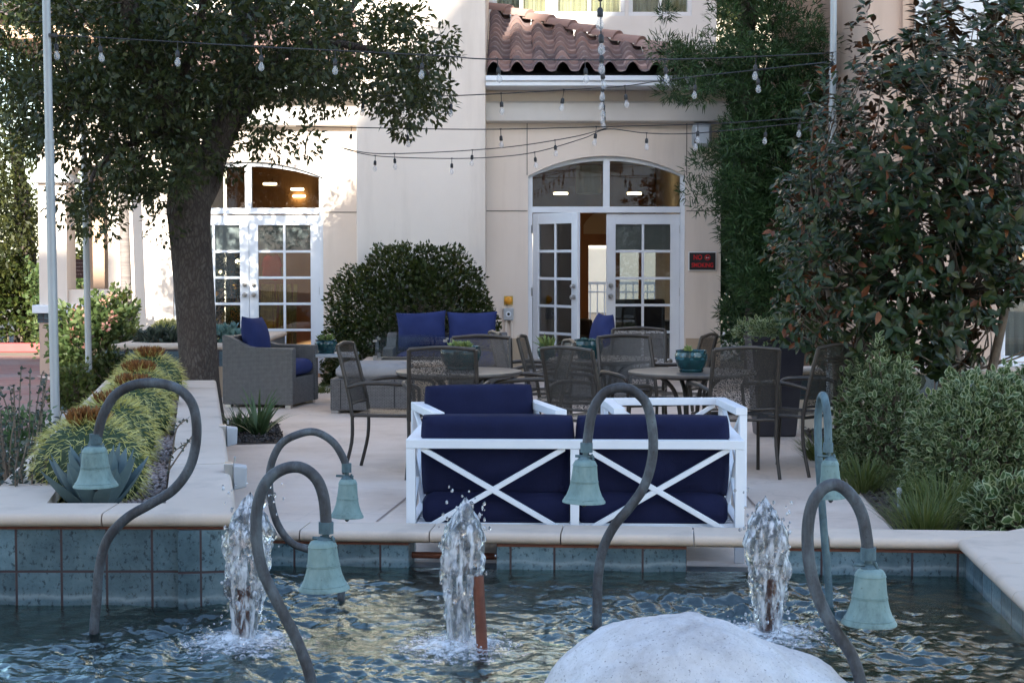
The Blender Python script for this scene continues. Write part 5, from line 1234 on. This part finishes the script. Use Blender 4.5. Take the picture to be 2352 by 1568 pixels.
# ================================================================== trees
oak = thing('oak_tree', 'large evergreen tree with thick grey trunk rising behind the barrel cactus planter', 'tree', (P(467, 985, 15.6).x, 15.6, 0))
Yt = 15.6; TP = lambda pts, dy=0: [P(a, b, Yt+dy*i/max(1, len(pts)-1)) for i, (a, b) in enumerate(pts)]
m = MB()
base = Vector((P(467, 985, Yt).x, Yt, -.05))
m.tube([base]+TP([(466, 960), (460, 880), (452, 760), (443, 620), (436, 530), (434, 470), (440, 420)]), [.24, .20, .178, .178, .185, .19, .205, .18], 20, sub=5)
m.build('trunk', 'bark', oak, smooth=80)
def limb(pts, r0, r1, dy, par=oak, name='limb', mat='bark'):
    q = TP(pts, dy); n = len(q); m = MB(); m.tube(q, [r0+(r1-r0)*i/(n-1) for i in range(n)], 12, sub=4); return m.build(name, mat, par, smooth=80)
limb([(436, 450), (424, 350), (378, 235), (335, 150), (300, 30), (270, -120)], .15, .07, -1.2)
limb([(446, 450), (488, 350), (528, 240), (556, 120), (556, 0), (545, -150)], .14, .085, .5)
limb([(462, 480), (492, 420), (512, 350), (560, 260), (650, 170), (760, 80), (860, -60)], .075, .03, 1.2)
limb([(420, 360), (350, 300), (250, 260), (120, 230), (20, 180)], .08, .025, .8)
limb([(545, 230), (640, 130), (760, 100), (900, 130), (985, 170)], .06, .015, -.8)
limb([(400, 300), (300, 330), (220, 390), (205, 460)], .04, .012, -1)
limb([(556, 90), (610, -20), (680, -150)], .06, .03, .4)
limb([(378, 240), (440, 120), (480, -60)], .05, .03, -1.4)
E = [(180, 70, 260, 150, 1.15), (520, 70, 260, 150, 1.1), (780, 70, 190, 150, .46), (930, 120, 110, 120, .5), (985, 190, 55, 75, .6), (905, 260, 58, 48, 1.0), (250, 250, 250, 100, 1.0),
     (60, 240, 90, 60, .7), (350, 335, 140, 100, 1.1), (470, 240, 130, 90, .9, 15.9, 17.4), (620, 220, 130, 90, .6), (745, 205, 90, 70, .6), (590, 330, 55, 50, .7), (345, 430, 75, 50, 1.1), (280, 400, 50, 60, .8), (214, 462, 48, 36, 1.3), (235, 520, 28, 40, .9), (165, 440, 18, 40, .5), (375, 500, 25, 32, .8), (555, 395, 40, 28, .55), (860, 180, 100, 70, .75), (60, 330, 60, 40, .6), (700, 310, 60, 20, .35), (175, 340, 50, 40, .5)]
ec = ell_points(E, 14.2, 17.2, 2.7)
up = ell_points([(420, -50, 540, 65, .8), (250, -330, 110, 60, .45), (330, -200, 130, 60, .2)], 14, 17, 1.7)
ps, dd = clumps(ec, RNG.uniform(.12, .27, len(ec)), 86); ps2, dd2 = clumps(up, RNG.uniform(.25, .4, len(up)), 50)
dd = unit(dd+RNG.normal(0, .8, dd.shape)); dd[:, 2] -= .25
leafmesh('crown', ps, dd, RNG.uniform(.05, .092, len(ps)), RNG.uniform(.012, .020, len(ps)), 'oak', oak, bend=.1)
dd2 = unit(dd2+RNG.normal(0, .8, dd2.shape)); o = leafmesh('crown', ps2, dd2, RNG.uniform(.07, .12, len(ps2)), .026, 'oak', oak)
m = MB()
for i in range(0, len(ec), 5):
    c = Vector(ec[i]); d_ = Vector((random.gauss(0, .13), random.gauss(0, .13), random.gauss(-.05, .11))); m.tube([c-d_, c+Vector((0, 0, .03)), c+d_*.8], [.008, .005, .002], 5)
stuff(m.build('twigs', 'bark', oak))
# background trees
def bgtree(name, label, ells, Y0, Y1, trunk, r=(.3, .6), per=90, leaf=(.08, .14), mat='bgleaf', dens=2.4, group=None, gcol=None):
    c = ell_points(ells, Y0, Y1, dens); bx = P(trunk[0], trunk[1], (Y0+Y1)/2); t = thing(name, label, 'tree', (bx.x, (Y0+Y1)/2, 0), 0, group)
    m = MB(); top = P(trunk[2], trunk[3], (Y0+Y1)/2); m.tube([(bx.x, (Y0+Y1)/2, 0), ((bx.x+top.x)/2+.1, (Y0+Y1)/2, top.z*.5), tuple(top)], [.22, .16, .08], 10, sub=4); m.build('trunk', 'bark', t, smooth=80)
    ps, dd = clumps(c, RNG.uniform(r[0], r[1], len(c)), per); dd = unit(dd+RNG.normal(0, .7, dd.shape))
    leafmesh('crown', ps, dd, RNG.uniform(leaf[0], leaf[1], len(ps)), leaf[0]*.3, mat, t); return t
bgtree('background_tree', 'shady tree at the far left edge beyond the brick path', [(20, 420, 75, 150), (45, 560, 55, 90), (-60, 400, 90, 250)], 27, 31, (60, 760, 30, 300), dens=3.2, group='trees beyond the porch')
bgtree('background_tree', 'sunlit tree seen through the porch opening', [(222, 520, 40, 120), (215, 420, 40, 60)], 27, 29, (225, 800, 222, 420), dens=3.5, group='trees beyond the porch')
bgtree('background_tree', 'bright sunlit tree behind the roof corner at upper right', [(1700, 10, 90, 70), (1700, -80, 140, 80)], 33, 36, (1700, 700, 1700, 0), r=(.4, .8), dens=3, leaf=(.12, .2))
def hedge(name, label, x0, x1, y0, y1, h, n, mat, L, cat='hedge', W=None):
    t = thing(name, label, cat, ((x0+x1)/2, (y0+y1)/2, 0)); pos = np.stack([RNG.uniform(x0, x1, n), RNG.uniform(y0, y1, n), h*RNG.uniform(0, 1, n)**.6], 1)
    pos[:, 2] += .12*np.sin(pos[:, 0]*5)+.1*np.sin(pos[:, 0]*11+pos[:, 1]*3); d = randdir(n); d[:, 1] -= .4; d[:, 2] += .4
    leafmesh('foliage', pos, d, RNG.uniform(L*.7, L*1.2, n), L*.3, mat, t)
    m = MB()
    for i in range(14): x = random.uniform(x0, x1); m.tube([(x, (y0+y1)/2, 0), (x+random.gauss(0, .1), (y0+y1)/2, h*.8)], [.02, .006], 6)
    stuff(m.build('stems', 'twig', t)); return t
hedge('hedge', 'dark clipped hedge at the far left beyond the red kerb', -11.5, -7.0, 28, 29.4, 1.45, 15000, 'boxleaf', .11)
hedge('tall_hedge', 'tall dark screen of shrubs in the gap behind the conifer', 2.95, 5.2, 24.2, 25.2, 4.2, 16000, 'conifer', .16)
hedge('hedge', 'leafy green hedge seen through the porch opening', -7.2, -5.2, 25.2, 26.2, 1.35, 6000, 'flowerleaf', .10)
pt = P(283, 700, 21.1); pm = thing('palm_tree', 'slender ringed palm trunk standing in front of the porch wall', 'palm', (pt.x, 21.1, 0))
m = MB(); m.tube([(pt.x+.07, 21.1, 0), (pt.x+.02, 21.1, 2), (pt.x-.03, 21.1, 4), (pt.x-.03, 21.1, 6)], [.075, .062, .058, .06], 12, sub=6); m.build('trunk', 'palm_bark', pm, smooth=80)
n = 1600; a = RNG.uniform(0, 2*PI, n); u = RNG.uniform(.1, 1, n); fr = (RNG.integers(0, 16, n)); a = fr*2*PI/16+.1*RNG.normal(size=n); pos = np.stack([pt.x+1.5*u*np.cos(a), 21.1+1.5*u*np.sin(a), 6+.9*u-1.5*u*u], 1)
leafmesh('fronds', pos, np.stack([np.cos(a+.5*RNG.choice([-1, 1], n)), np.sin(a+.5), -.6*np.ones(n)], 1), .4, .016, 'strap', pm, shape='blade', bend=.3)
# conifer beside the portico
cf = thing('conifer_tree', 'dark feathery conifer leaning over the tile roof at the right of the door', 'tree', (P(1735, 800, 19.5).x, 19.5, 0))
m = MB(); q = [P(a, b, 19.5) for a, b in ((1735, 890), (1738, 700), (1730, 480), (1722, 250), (1715, 50), (1712, -150))]; m.tube(q, [.14, .13, .11, .09, .06, .04], 10, sub=4); m.build('trunk', 'bark', cf, smooth=80)
E = [(1730, 40, 85, 90, 1), (1665, 150, 105, 60, 1.1), (1575, 165, 65, 62, .8), (1540, 80, 26, 60, .45), (1780, 240, 80, 130, .8), (1735, 430, 75, 150, 1), (1738, 620, 50, 130, 1.3), (1800, 560, 110, 200, 1.1), (1840, 120, 70, 110, .8), (1860, 300, 60, 120, .8), (1765, 720, 100, 70, 1.2), (1672, 335, 18, 14, 1.5), (1648, 352, 16, 12, 1.5), (1624, 372, 14, 12, 1.5), (1604, 398, 12, 18, 1.5), (1592, 425, 8, 16, 1.5), (1640, 430, 10, 14, 1.5), (1622, 455, 8, 14, 1.5), (1712, 560, 16, 90, .9), (1690, 430, 20, 60, .8), (1700, 300, 45, 80, 1.1), (1700, 500, 40, 120, .8), (1700, -120, 170, 90, .5)]
c = ell_points(E, 18.3, 20.4, 5.2); ps, dd = clumps(c, RNG.uniform(.10, .22, len(c)), 120); dd = unit(dd+RNG.normal(0, .5, dd.shape)+np.array([0, -.1, .35]))
leafmesh('crown', ps, dd, RNG.uniform(.06, .12, len(ps)), .006, 'conifer', cf, shape='blade', bend=.25)
m = MB()
for i in range(0, len(c), 14):
    e = Vector(c[i]); h_ = max(1, min(4.2, e.z-.5)); s_ = Vector((P(1728, 500, 19.5).x, 19.5, h_)); m.tube([s_, s_.lerp(e, .5)+Vector((0, 0, .08)), e], [.022, .014, .004], 5, sub=3)
m.build('branches', 'bark', cf)
# magnolia
mg = thing('magnolia_tree', 'large magnolia with glossy dark leaves and rusty undersides filling the right side', 'tree', (3.1, 13.2, 0))
E = [(2060, 270, 150, 130, .75), (2210, 180, 130, 110, .6), (1925, 330, 110, 120, .7), (2090, 470, 230, 130, 1), (2260, 420, 110, 150, .8), (1960, 560, 160, 170, 1), (2150, 640, 190, 150, .95), (1855, 520, 85, 150, .8), (2320, 150, 50, 130, .7), (1985, 70, 45, 60, .35), (2130, 60, 45, 60, .45), (2320, 620, 70, 90, .6), (1900, 720, 120, 90, 1.1), (2090, 760, 110, 70, 1.0), (1930, 180, 40, 80, .35), (2240, 300, 90, 90, .7), (2480, 350, 120, 400, .5), (2080, 150, 110, 70, .7), (2230, 60, 120, 70, .95), (2330, 40, 60, 70, 1.2), (2140, 70, 60, 60, .6), (2020, 130, 70, 70, .5), (1900, 230, 70, 70, .5), (2300, 300, 70, 150, .7), (2300, 520, 70, 90, .9), (2230, 620, 110, 110, .8), (2080, 330, 130, 90, .6), (2010, 820, 150, 40, .8), (2140, 820, 110, 50, .8), (2180, 790, 60, 50, .6)]
rc = ell_points(E+[(1850, 600, 90, 170, .7), (1890, 430, 110, 120, .6), (2000, 650, 150, 150, .5), (1840, 760, 60, 60, .8)], 11.6, 14.2, 6.2); rc = rc[rc[:, 2] > .35]
axis = np.array([3.0, 13.2, 1.2]); out = unit(rc-axis+RNG.normal(0, .5, rc.shape)); out[:, 2] += .35; out = unit(out)
K = 9; pos = np.repeat(rc, K, 0); ax = np.repeat(out, K, 0); N = len(pos); side = unit(np.cross(ax, randdir(N)))
d = unit(ax*RNG.uniform(.05, .75, (N, 1))+side*RNG.uniform(.6, 1, (N, 1))+np.array([0, 0, -.12])); pos = pos+ax*RNG.uniform(-.10, .02, (N, 1))
px_ = 1176+pos[:, 0]/pos[:, 1]*FPX; size = np.where(px_ < 1960, .72, 1.0); L = RNG.uniform(.065, .125, N)*size
sel = RNG.uniform(0, 1, N) < np.where(px_ < 2000, .12, .05)
nrm = ax+np.array([0, -.15, .35])+RNG.normal(0, .3, (N, 3))
leafmesh('crown', pos[~sel], d[~sel], L[~sel], L[~sel]*.21, 'magnolia', mg, nrm=nrm[~sel], shape='leaf', fold=.18, bend=.12)
leafmesh('dry_leaves', pos[sel], d[sel], L[sel]*.9, L[sel]*.19, 'rustleaf', mg, shape='leaf', fold=.25, bend=.2)
m = MB(); roots = [Vector((2.55, 13.2, .0)), Vector((2.9, 13.4, 0)), Vector((3.2, 12.9, 0)), Vector((3.6, 13.3, 0))]; hubs = []
for r_ in roots:
    for k in range(3):
        h = r_+Vector((random.uniform(-.3, .35), random.uniform(-.25, .25), (.7, 1.3, 1.9)[k]+random.uniform(-.1, .1))); m.tube([r_, r_.lerp(h, .5)+Vector((.05, 0, .05)), h], [.045, .036, .022], 8, sub=4); hubs.append(h)
for i in range(0, len(rc), 5):
    e = Vector(rc[i]); h = min(hubs, key=lambda q: (q-e).length+max(0, q.z-e.z)*2); m.tube([h, h.lerp(e, .5)+Vector((random.gauss(0, .06), random.gauss(0, .06), -.05)), e], [.010, .007, .003], 5, sub=3)
m.build('branches', 'twig', mg, smooth=80)
# ================================================================== shrubs and smaller plants
def shrub(name, label, cx, cy, rx, ry, h, n, mat, L, shape='rhomb', cat='shrub', ex=2.3, z0=0, wr=.30, rough=.12, group=None, thick=.35, Wm=None):
    t = thing(name, label, cat, (cx, cy, z0), 0, group); dd = randdir(n); dd[:, 2] = np.abs(dd[:, 2])*1.0-.15
    k = (np.abs(dd[:, 0])**ex+np.abs(dd[:, 1])**ex+np.abs(dd[:, 2])**ex)**(-1/ex); q = dd*k[:, None]
    f = np.array([1+rough*mnoise.noise(Vector(v)*2.2+Vector((cx, cy, 0)))*2+rough*mnoise.noise(Vector(v)*6) for v in q.tolist()])
    rr = (1-thick*RNG.uniform(0, 1, n)**1.6)*f; hz = h*.5 if False else h
    pos = np.stack([cx+q[:, 0]*rr*rx, cy+q[:, 1]*rr*ry, z0+np.maximum(.02, h*.12+q[:, 2]*rr*h*.88)], 1)
    d = unit(q+RNG.normal(0, .75, q.shape)+np.array([0, 0, .25])); LL = RNG.uniform(.65, 1.15, n)*L
    leafmesh('foliage', pos, d, LL, LL*wr, mat, t, shape=shape, fold=.2, bend=.12)
    m = MB()
    for i in range(0, n, max(1, n//90)):
        e = Vector(pos[i]); b = Vector((cx+random.gauss(0, rx*.12), cy+random.gauss(0, ry*.12), z0)); m.tube([b, b.lerp(e, .55)+Vector((0, 0, h*.06)), e], [.010, .007, .003], 5, sub=2)
    m.build('stems', 'twig', t); return t, pos
shrub('round_shrub', 'big rounded green shrub against the beige column', px2x(946, 19.95), 19.98, 1.0, .52, 1.58, 24000, 'boxleaf', .058, rough=.09, ex=2.5, thick=.28)
shrub('variegated_shrub', 'tall variegated shrub nearest the black planter, behind the right bells', px2x(2025, 11.7), 11.7, .31, .32, .84, 4200, 'varieg', .056, 'leaf', rough=.14, group='variegated shrubs in the right bed')
shrub('variegated_shrub', 'broad bright variegated shrub at the right edge above the pool corner', px2x(2265, 10.2), 10.3, .42, .42, .79, 7200, 'varieg', .054, 'leaf', rough=.14, group='variegated shrubs in the right bed')
shrub('variegated_shrub', 'low variegated shrub sprawling onto the pool coping in the corner', px2x(2345, 9.0), 9.05, .26, .24, .30, 1100, 'varieg', .072, 'leaf', rough=.16, group='variegated shrubs in the right bed')
shrub('variegated_shrub', 'variegated shrub at the far right cut by the frame edge', px2x(2470, 10.3), 10.6, .45, .45, .80, 3000, 'varieg', .066, 'leaf', rough=.14, group='variegated shrubs in the right bed')
fs, fp = shrub('rose_shrub', 'sunlit flowering shrub with pale pink blooms beside the porch', px2x(220, 19.6), 19.6, .47, .42, 1.02, 4200, 'flowerleaf', .085, 'leaf', rough=.18)
c = fp[RNG.integers(0, len(fp), 60)]; c = c[c[:, 2] > .45]; ps, dd = clumps(c, [.035]*len(c), 14); leafmesh('blooms', ps+np.array([0, -.06, .03]), dd, .04, .018, 'flower', fs)['kind'] = 'stuff'
shrub('dark_shrub', 'small dark green shrub under the white porch ledge', px2x(272, 20.6), 20.6, .22, .2, 1.12, 1600, 'boxleaf', .08, rough=.15)
shrub('low_shrub', 'low yellowish shrub between the two metal poles', px2x(170, 16.8), 16.8, .2, .2, .42, 1500, 'grass', .06, rough=.15)
shrub('low_shrub', 'low mixed green shrub at the foot of the thin pole', px2x(245, 17.6), 17.8, .3, .25, .5, 1800, 'boxleaf', .07, rough=.15)
def tuft(name, label, x, y, n, L, W, mat, spread=.7, cat='grass', z0=0, base=.08, bend=.35, group=None):
    t = thing(name, label, cat, (x, y, z0), 0, group); a = RNG.uniform(0, 2*PI, n); b = RNG.uniform(0, base, n)
    pos = np.stack([x+b*np.cos(a), y+b*np.sin(a), np.full(n, z0)], 1); s_ = RNG.uniform(.05, spread, n); d = np.stack([np.cos(a)*s_, np.sin(a)*s_, np.ones(n)], 1)
    leafmesh('blades', pos, d, RNG.uniform(.55, 1, n)*L, W, mat, t, nrm=np.stack([-np.cos(a), -np.sin(a), .6*np.ones(n)], 1), shape='blade', bend=bend); return t
gg = 'grass tufts in the right bed'
tuft('grass_tuft', 'green grass tuft by the pool coping beside the small standing pipe', px2x(2150, 8.9), 9.1, 420, .32, .0035, 'grass', 1.0, group=gg, base=.16)
tuft('grass_tuft', 'green grass tuft under the broad variegated shrub', px2x(2175, 9.6), 9.7, 380, .38, .0038, 'grass', 1.0, group=gg, base=.18)
tuft('grass_tuft', 'bushy grass tuft beside the small upper right bell', px2x(1985, 10.9), 10.9, 380, .30, .0035, 'grass', 1.1, group=gg, base=.18)
tuft('grass_tuft', 'yellowish grass tuft at the foot of the low tiled wall', px2x(1880, 12.6), 12.6, 240, .27, .0035, 'grass', 1.1, group=gg, base=.10)
tuft('grass_tuft', 'short grass tuft along the patio edge between the others', px2x(2050, 11.4), 10.2, 200, .2, .0035, 'grass', 1.2, group=gg, base=.2)
tuft('strap_plant', 'spiky green strap-leaved plant in the soil patch by the trunk', px2x(592, 14.2), 14.2, 46, .46, .014, 'strap', 1.2, 'plant', .01, .05, .3)
tuft('strap_plant', 'low grassy plant right beside the tree trunk', px2x(545, 14.4), 14.5, 130, .26, .006, 'strap', 1.2, 'plant', .01, .12, .35)
tuft('door_grass', 'low green strip of grass at the foot of the left french door', px2x(738, 18.9), 18.9, 220, .12, .004, 'grass', 1.2, 'grass', 0, .22)
# soil beds and mulch
sheet('soil_bed', [xy(G(500, 1022)), xy(G(655, 1018)), xy(G(640, 975)), xy(G(560, 965)), xy(G(440, 965)), xy(G(430, 1022))], .006, 'soil')
def chips(name, label, poly, n, mat, s, z):
    poly = [Vector((p[0], p[1], 0)) for p in poly]; xs_ = [p.x for p in poly]; ys_ = [p.y for p in poly]; pts = []
    while len(pts) < n:
        x, y = random.uniform(min(xs_), max(xs_)), random.uniform(min(ys_), max(ys_)); ins = False; j_ = len(poly)-1
        for i in range(len(poly)):
            a, b = poly[i], poly[j_]
            if (a.y > y) != (b.y > y) and x < (b.x-a.x)*(y-a.y)/(b.y-a.y)+a.x: ins = not ins
            j_ = i
        if ins: pts.append((x, y, z+random.uniform(0, s*.6)))
    pos = np.array(pts); d = randdir(n); d[:, 2] *= .4
    o = leafmesh(name, pos, d, RNG.uniform(.5, 1.2, n)*s, s*.3, mat, None, origin=tuple(pos[0])); o['label'] = label; return stuff(o)
chips('soil_mulch', 'dark bark chips on the soil patch by the tree trunk', [xy(G(505, 1021)), xy(G(652, 1017)), xy(G(638, 976)), xy(G(560, 966)), xy(G(505, 968))], 2200, 'mulch', .03, .012)
bedp = [(bedline(8.05), 8.05), (bedline(14.75), 14.75), (6, 14.75), (6, 8.0), (xy(PL(.6, .3))[0], 8.03)]
sheet('planting_bed', bedp, .008, 'soil')
chips('bed_mulch', 'dark wood mulch covering the right planting bed', [(bedline(8.08)+.02, 8.08), (bedline(14.6)+.02, 14.6), (4.2, 14.6), (4.2, 8.1)], 9000, 'mulch', .035, .014)
sp_ = G(2065, 1182); t = thing('standing_pipe', 'short grey irrigation riser standing in the grass by the pool corner', 'pipe', tuple(sp_))
m = MB(); m.tube([sp_, sp_+Vector((0, 0, .125))], .011, 10); m.build('riser', 'greyplastic', t, smooth=60); m = MB(); m.lathe([(.016, .125), (.017, .15), (.012, .16)], 12, X=Matrix.Translation(sp_)); m.build('nozzle', 'greyplastic', t, smooth=40)
# back right low planter wall with tile
wl = thing('low_tiled_wall', 'low wall with stone coping and blue tile band behind the right bed', 'wall', (3.5, 14.8, 0))
m = MB(); m.box(2.50, 6.5, 14.83, 15.05, 0, .26); m.build('base', 'stucco', wl)
m = MB(); m.box(2.495, 6.5, 14.82, 15.055, .2605, .475); m.build('tile_band', 'tile_dark', wl)
m = MB(); coping(m, (2.46, 14.82, 0), (6.5, 14.82, 0), (0, 1, 0), .27, .535, th=.06, seg=.6); m.build('coping', 'coping', wl, smooth=35)
m = MB(); m.box(2.5, 2.7, 15.06, 17.4, 0, .47); m.build('base', 'stucco', wl)
# second planter by the left door
b2 = thing('door_planter', 'low stone-topped planter with succulents before the left french doors', 'planter', (-3.6, 18.3, 0))
m = MB(); x0, x1, y0, y1 = -4.24, -2.86, 18.25, 21.4
m.box(x0, x1, y0, y0+.18, 0, .33); m.box(x0, x0+.18, y0+.181, y1, 0, .33); m.box(x1-.18, x1, y0+.181, y1, 0, .33); m.build('base', 'stucco_base', b2)
m = MB(); m.box(x0-.01, x1+.01, y0-.01, y0+.181, .331, .51); m.box(x0-.009, x0+.181, y0+.182, y1, .331, .51); m.box(x1-.181, x1+.009, y0+.182, y1, .331, .51); m.build('tile_band', 'tile_dark', b2)
m = MB(); coping(m, (x0-.02, y0, 0), (x1+.02, y0, 0), (0, 1, 0), .24, .57, th=.06, seg=.8, miter0=1, miter1=-1); coping(m, (x0-.02+.02, y1, 0), (x0, y0, 0), (1, 0, 0), .24, .57, th=.06, seg=.8, miter1=-1); coping(m, (x1, y0, 0), (x1, y1, 0), (-1, 0, 0), .24, .57, th=.06, seg=.8, miter0=1); m.build('coping', 'coping', b2, smooth=35)
m = MB(); m.box(x0+.2, x1-.2, y0+.2, y1, .3, .46); m.build('planting_soil', 'soil', b2)
def minib(x, y, r, z, lab):
    t = thing('barrel_cactus', lab, 'cactus', (x, y, z)); m = MB(); m.ico((x, y, z+r*.8), r, 3, (1, 1, .9)); m.build('body', 'cactus', t, smooth=180); n = 1500; dd = randdir(n); dd[:, 2] = np.abs(dd[:, 2]); stuff(leafmesh('spines', np.array([x, y, z+r*.8])+dd*r*.98, unit(dd+RNG.normal(0, .7, dd.shape)), .05, .003, 'spine', t, shape='blade', bend=.3))
minib(px2x(385, 19.3), 19.3, .19, .45, 'small golden barrel cactus in the planter behind the tree trunk')
shrub('succulent_clump', 'dark blue-green succulents in the planter left of the tree trunk', px2x(368, 18.75), 18.75, .26, .18, .24, 700, 'twigleaf', .10, 'leaf', 'succulent', z0=.45, wr=.22)
shrub('succulent_clump', 'pale blue succulents in the planter between the trunk and the wicker armchair', px2x(520, 18.8), 18.8, .2, .18, .26, 500, 'bluesucc', .10, 'leaf', 'succulent', z0=.45, wr=.25)
# twiggy plants outside the left planter edge
def twiggy(label, x, y, n, h, sp, mat, flower=0):
    t = thing('twiggy_plant', label, 'plant', (x, y, 0)); m = MB(); pos, d = [], []
    for i in range(n):
        a = random.uniform(0, 2*PI); q = sp*math.sqrt(random.random()); hh = h*random.uniform(.55, 1); e = Vector((x+q*math.cos(a), y+q*math.sin(a), hh)); b = Vector((x+q*.3*math.cos(a), y+q*.3*math.sin(a), 0))
        mid = b.lerp(e, .5)+Vector((random.gauss(0, .03), random.gauss(0, .03), .03)); cp, _ = catmull([b, mid, e], [0]*3, 8); m.tube(cp, [.004]*len(cp), 5)
        for k in range(6, len(cp)):
            for s_ in range(2): pos.append(tuple(cp[k])); d.append((random.gauss(0, 1), random.gauss(0, 1), random.gauss(.5, .5)))
    m.build('stems', 'twig', t); pos = np.array(pos); leafmesh('leaves', pos, np.array(d), RNG.uniform(.022, .04, len(pos)), .009, mat, t, shape='leaf')
    if flower:
        c = pos[RNG.integers(0, len(pos), flower)]; ps, dd = clumps(c, [.018]*len(c), 10); leafmesh('flowers', ps, dd, .018, .008, 'flower', t)
twiggy('tall twiggy grey-leaved plant outside the planter at the far left edge', px2x(35, 9.6), 9.6, 26, .92, .26, 'twigleaf')
twiggy('bushy twiggy plant with a few pink flowers in the lower left corner', px2x(28, 8.2), 8.2, 44, .62, .22, 'twigleaf', 4)
shrub('low_shrub', 'low bright green shrub behind the twiggy plants at the left edge', px2x(20, 10.6), 10.8, .3, .3, .5, 1400, 'strap', .06, rough=.2)
m = MB(); tw = thing('dry_sprig', 'thin dark sprig growing from the gravel beside the right planter coping', 'plant', (-1.55, 8.25, .31)); pos = []
for pts in ([(470, 1140), (478, 1080), (490, 1040), (545, 1010)], [(478, 1080), (520, 1030), (560, 985)], [(490, 1040), (500, 985), (530, 962)]):
    pts = [(px*.784*.0+px, py) for px, py in pts]; q = [P(a*.8+5, b, 8.6) for a, b in pts]; m.tube(q, [.005, .004, .003, .002][:len(q)], 5, sub=4); cp, _ = catmull(q, [0]*len(q), 6); pos += [tuple(p) for p in cp[6:]]
m.build('stem', 'twig', tw); pos = np.repeat(np.array(pos), 2, 0); leafmesh('leaves', pos, randdir(len(pos)), .022, .006, 'twigleaf', tw, shape='leaf')
# path strip along the planter
sheet('path_strip', [(-2.48, 7.0), (-3.62, 14.2), (-4.15, 17.5), (-4.5, 17.5), (-3.3, 7.0)], .004, 'pathcon')
# ================================================================== light
SUN_TO = Vector((.10, .80, -.364)).normalized()
sun = bpy.data.lights.new('sun', 'SUN'); sun.energy = 4.6; sun.angle = R(.53); sun.color = (1, .93, .80)
so_ = bpy.data.objects.new('sun', sun); COL.objects.link(so_); so_.rotation_euler = SUN_TO.to_track_quat('-Z', 'Y').to_euler()
w = bpy.data.worlds.new('World'); SC.world = w; w.use_nodes = True; nt = w.node_tree; nt.nodes.clear()
sky = nt.nodes.new('ShaderNodeTexSky'); sky.sky_type = 'NISHITA'; sky.sun_disc = False; sky.sun_elevation = math.asin(-SUN_TO.z)
sky.sun_rotation = math.atan2(-SUN_TO.x, -SUN_TO.y) % (2*PI); sky.air_density = 1.0; sky.dust_density = .8; sky.ozone_density = 1.1
bg = nt.nodes.new('ShaderNodeBackground'); bg.inputs[1].default_value = .15; out = nt.nodes.new('ShaderNodeOutputWorld')
nt.links.new(sky.outputs[0], bg.inputs[0]); nt.links.new(bg.outputs[0], out.inputs[0])
SC.view_settings.view_transform = 'Standard'; SC.view_settings.look = 'None'; SC.view_settings.exposure = EXPO; SC.view_settings.gamma = 1
SC.render.engine = 'CYCLES'; cy = SC.cycles
cy.max_bounces = 10; cy.transparent_max_bounces = 24; cy.transmission_bounces = 8; cy.glossy_bounces = 4; cy.diffuse_bounces = 4
cy.use_adaptive_sampling = True; cy.adaptive_threshold = .015; cy.use_denoising = True; cy.caustics_reflective = False; cy.caustics_refractive = False
cy.sample_clamp_indirect = 6
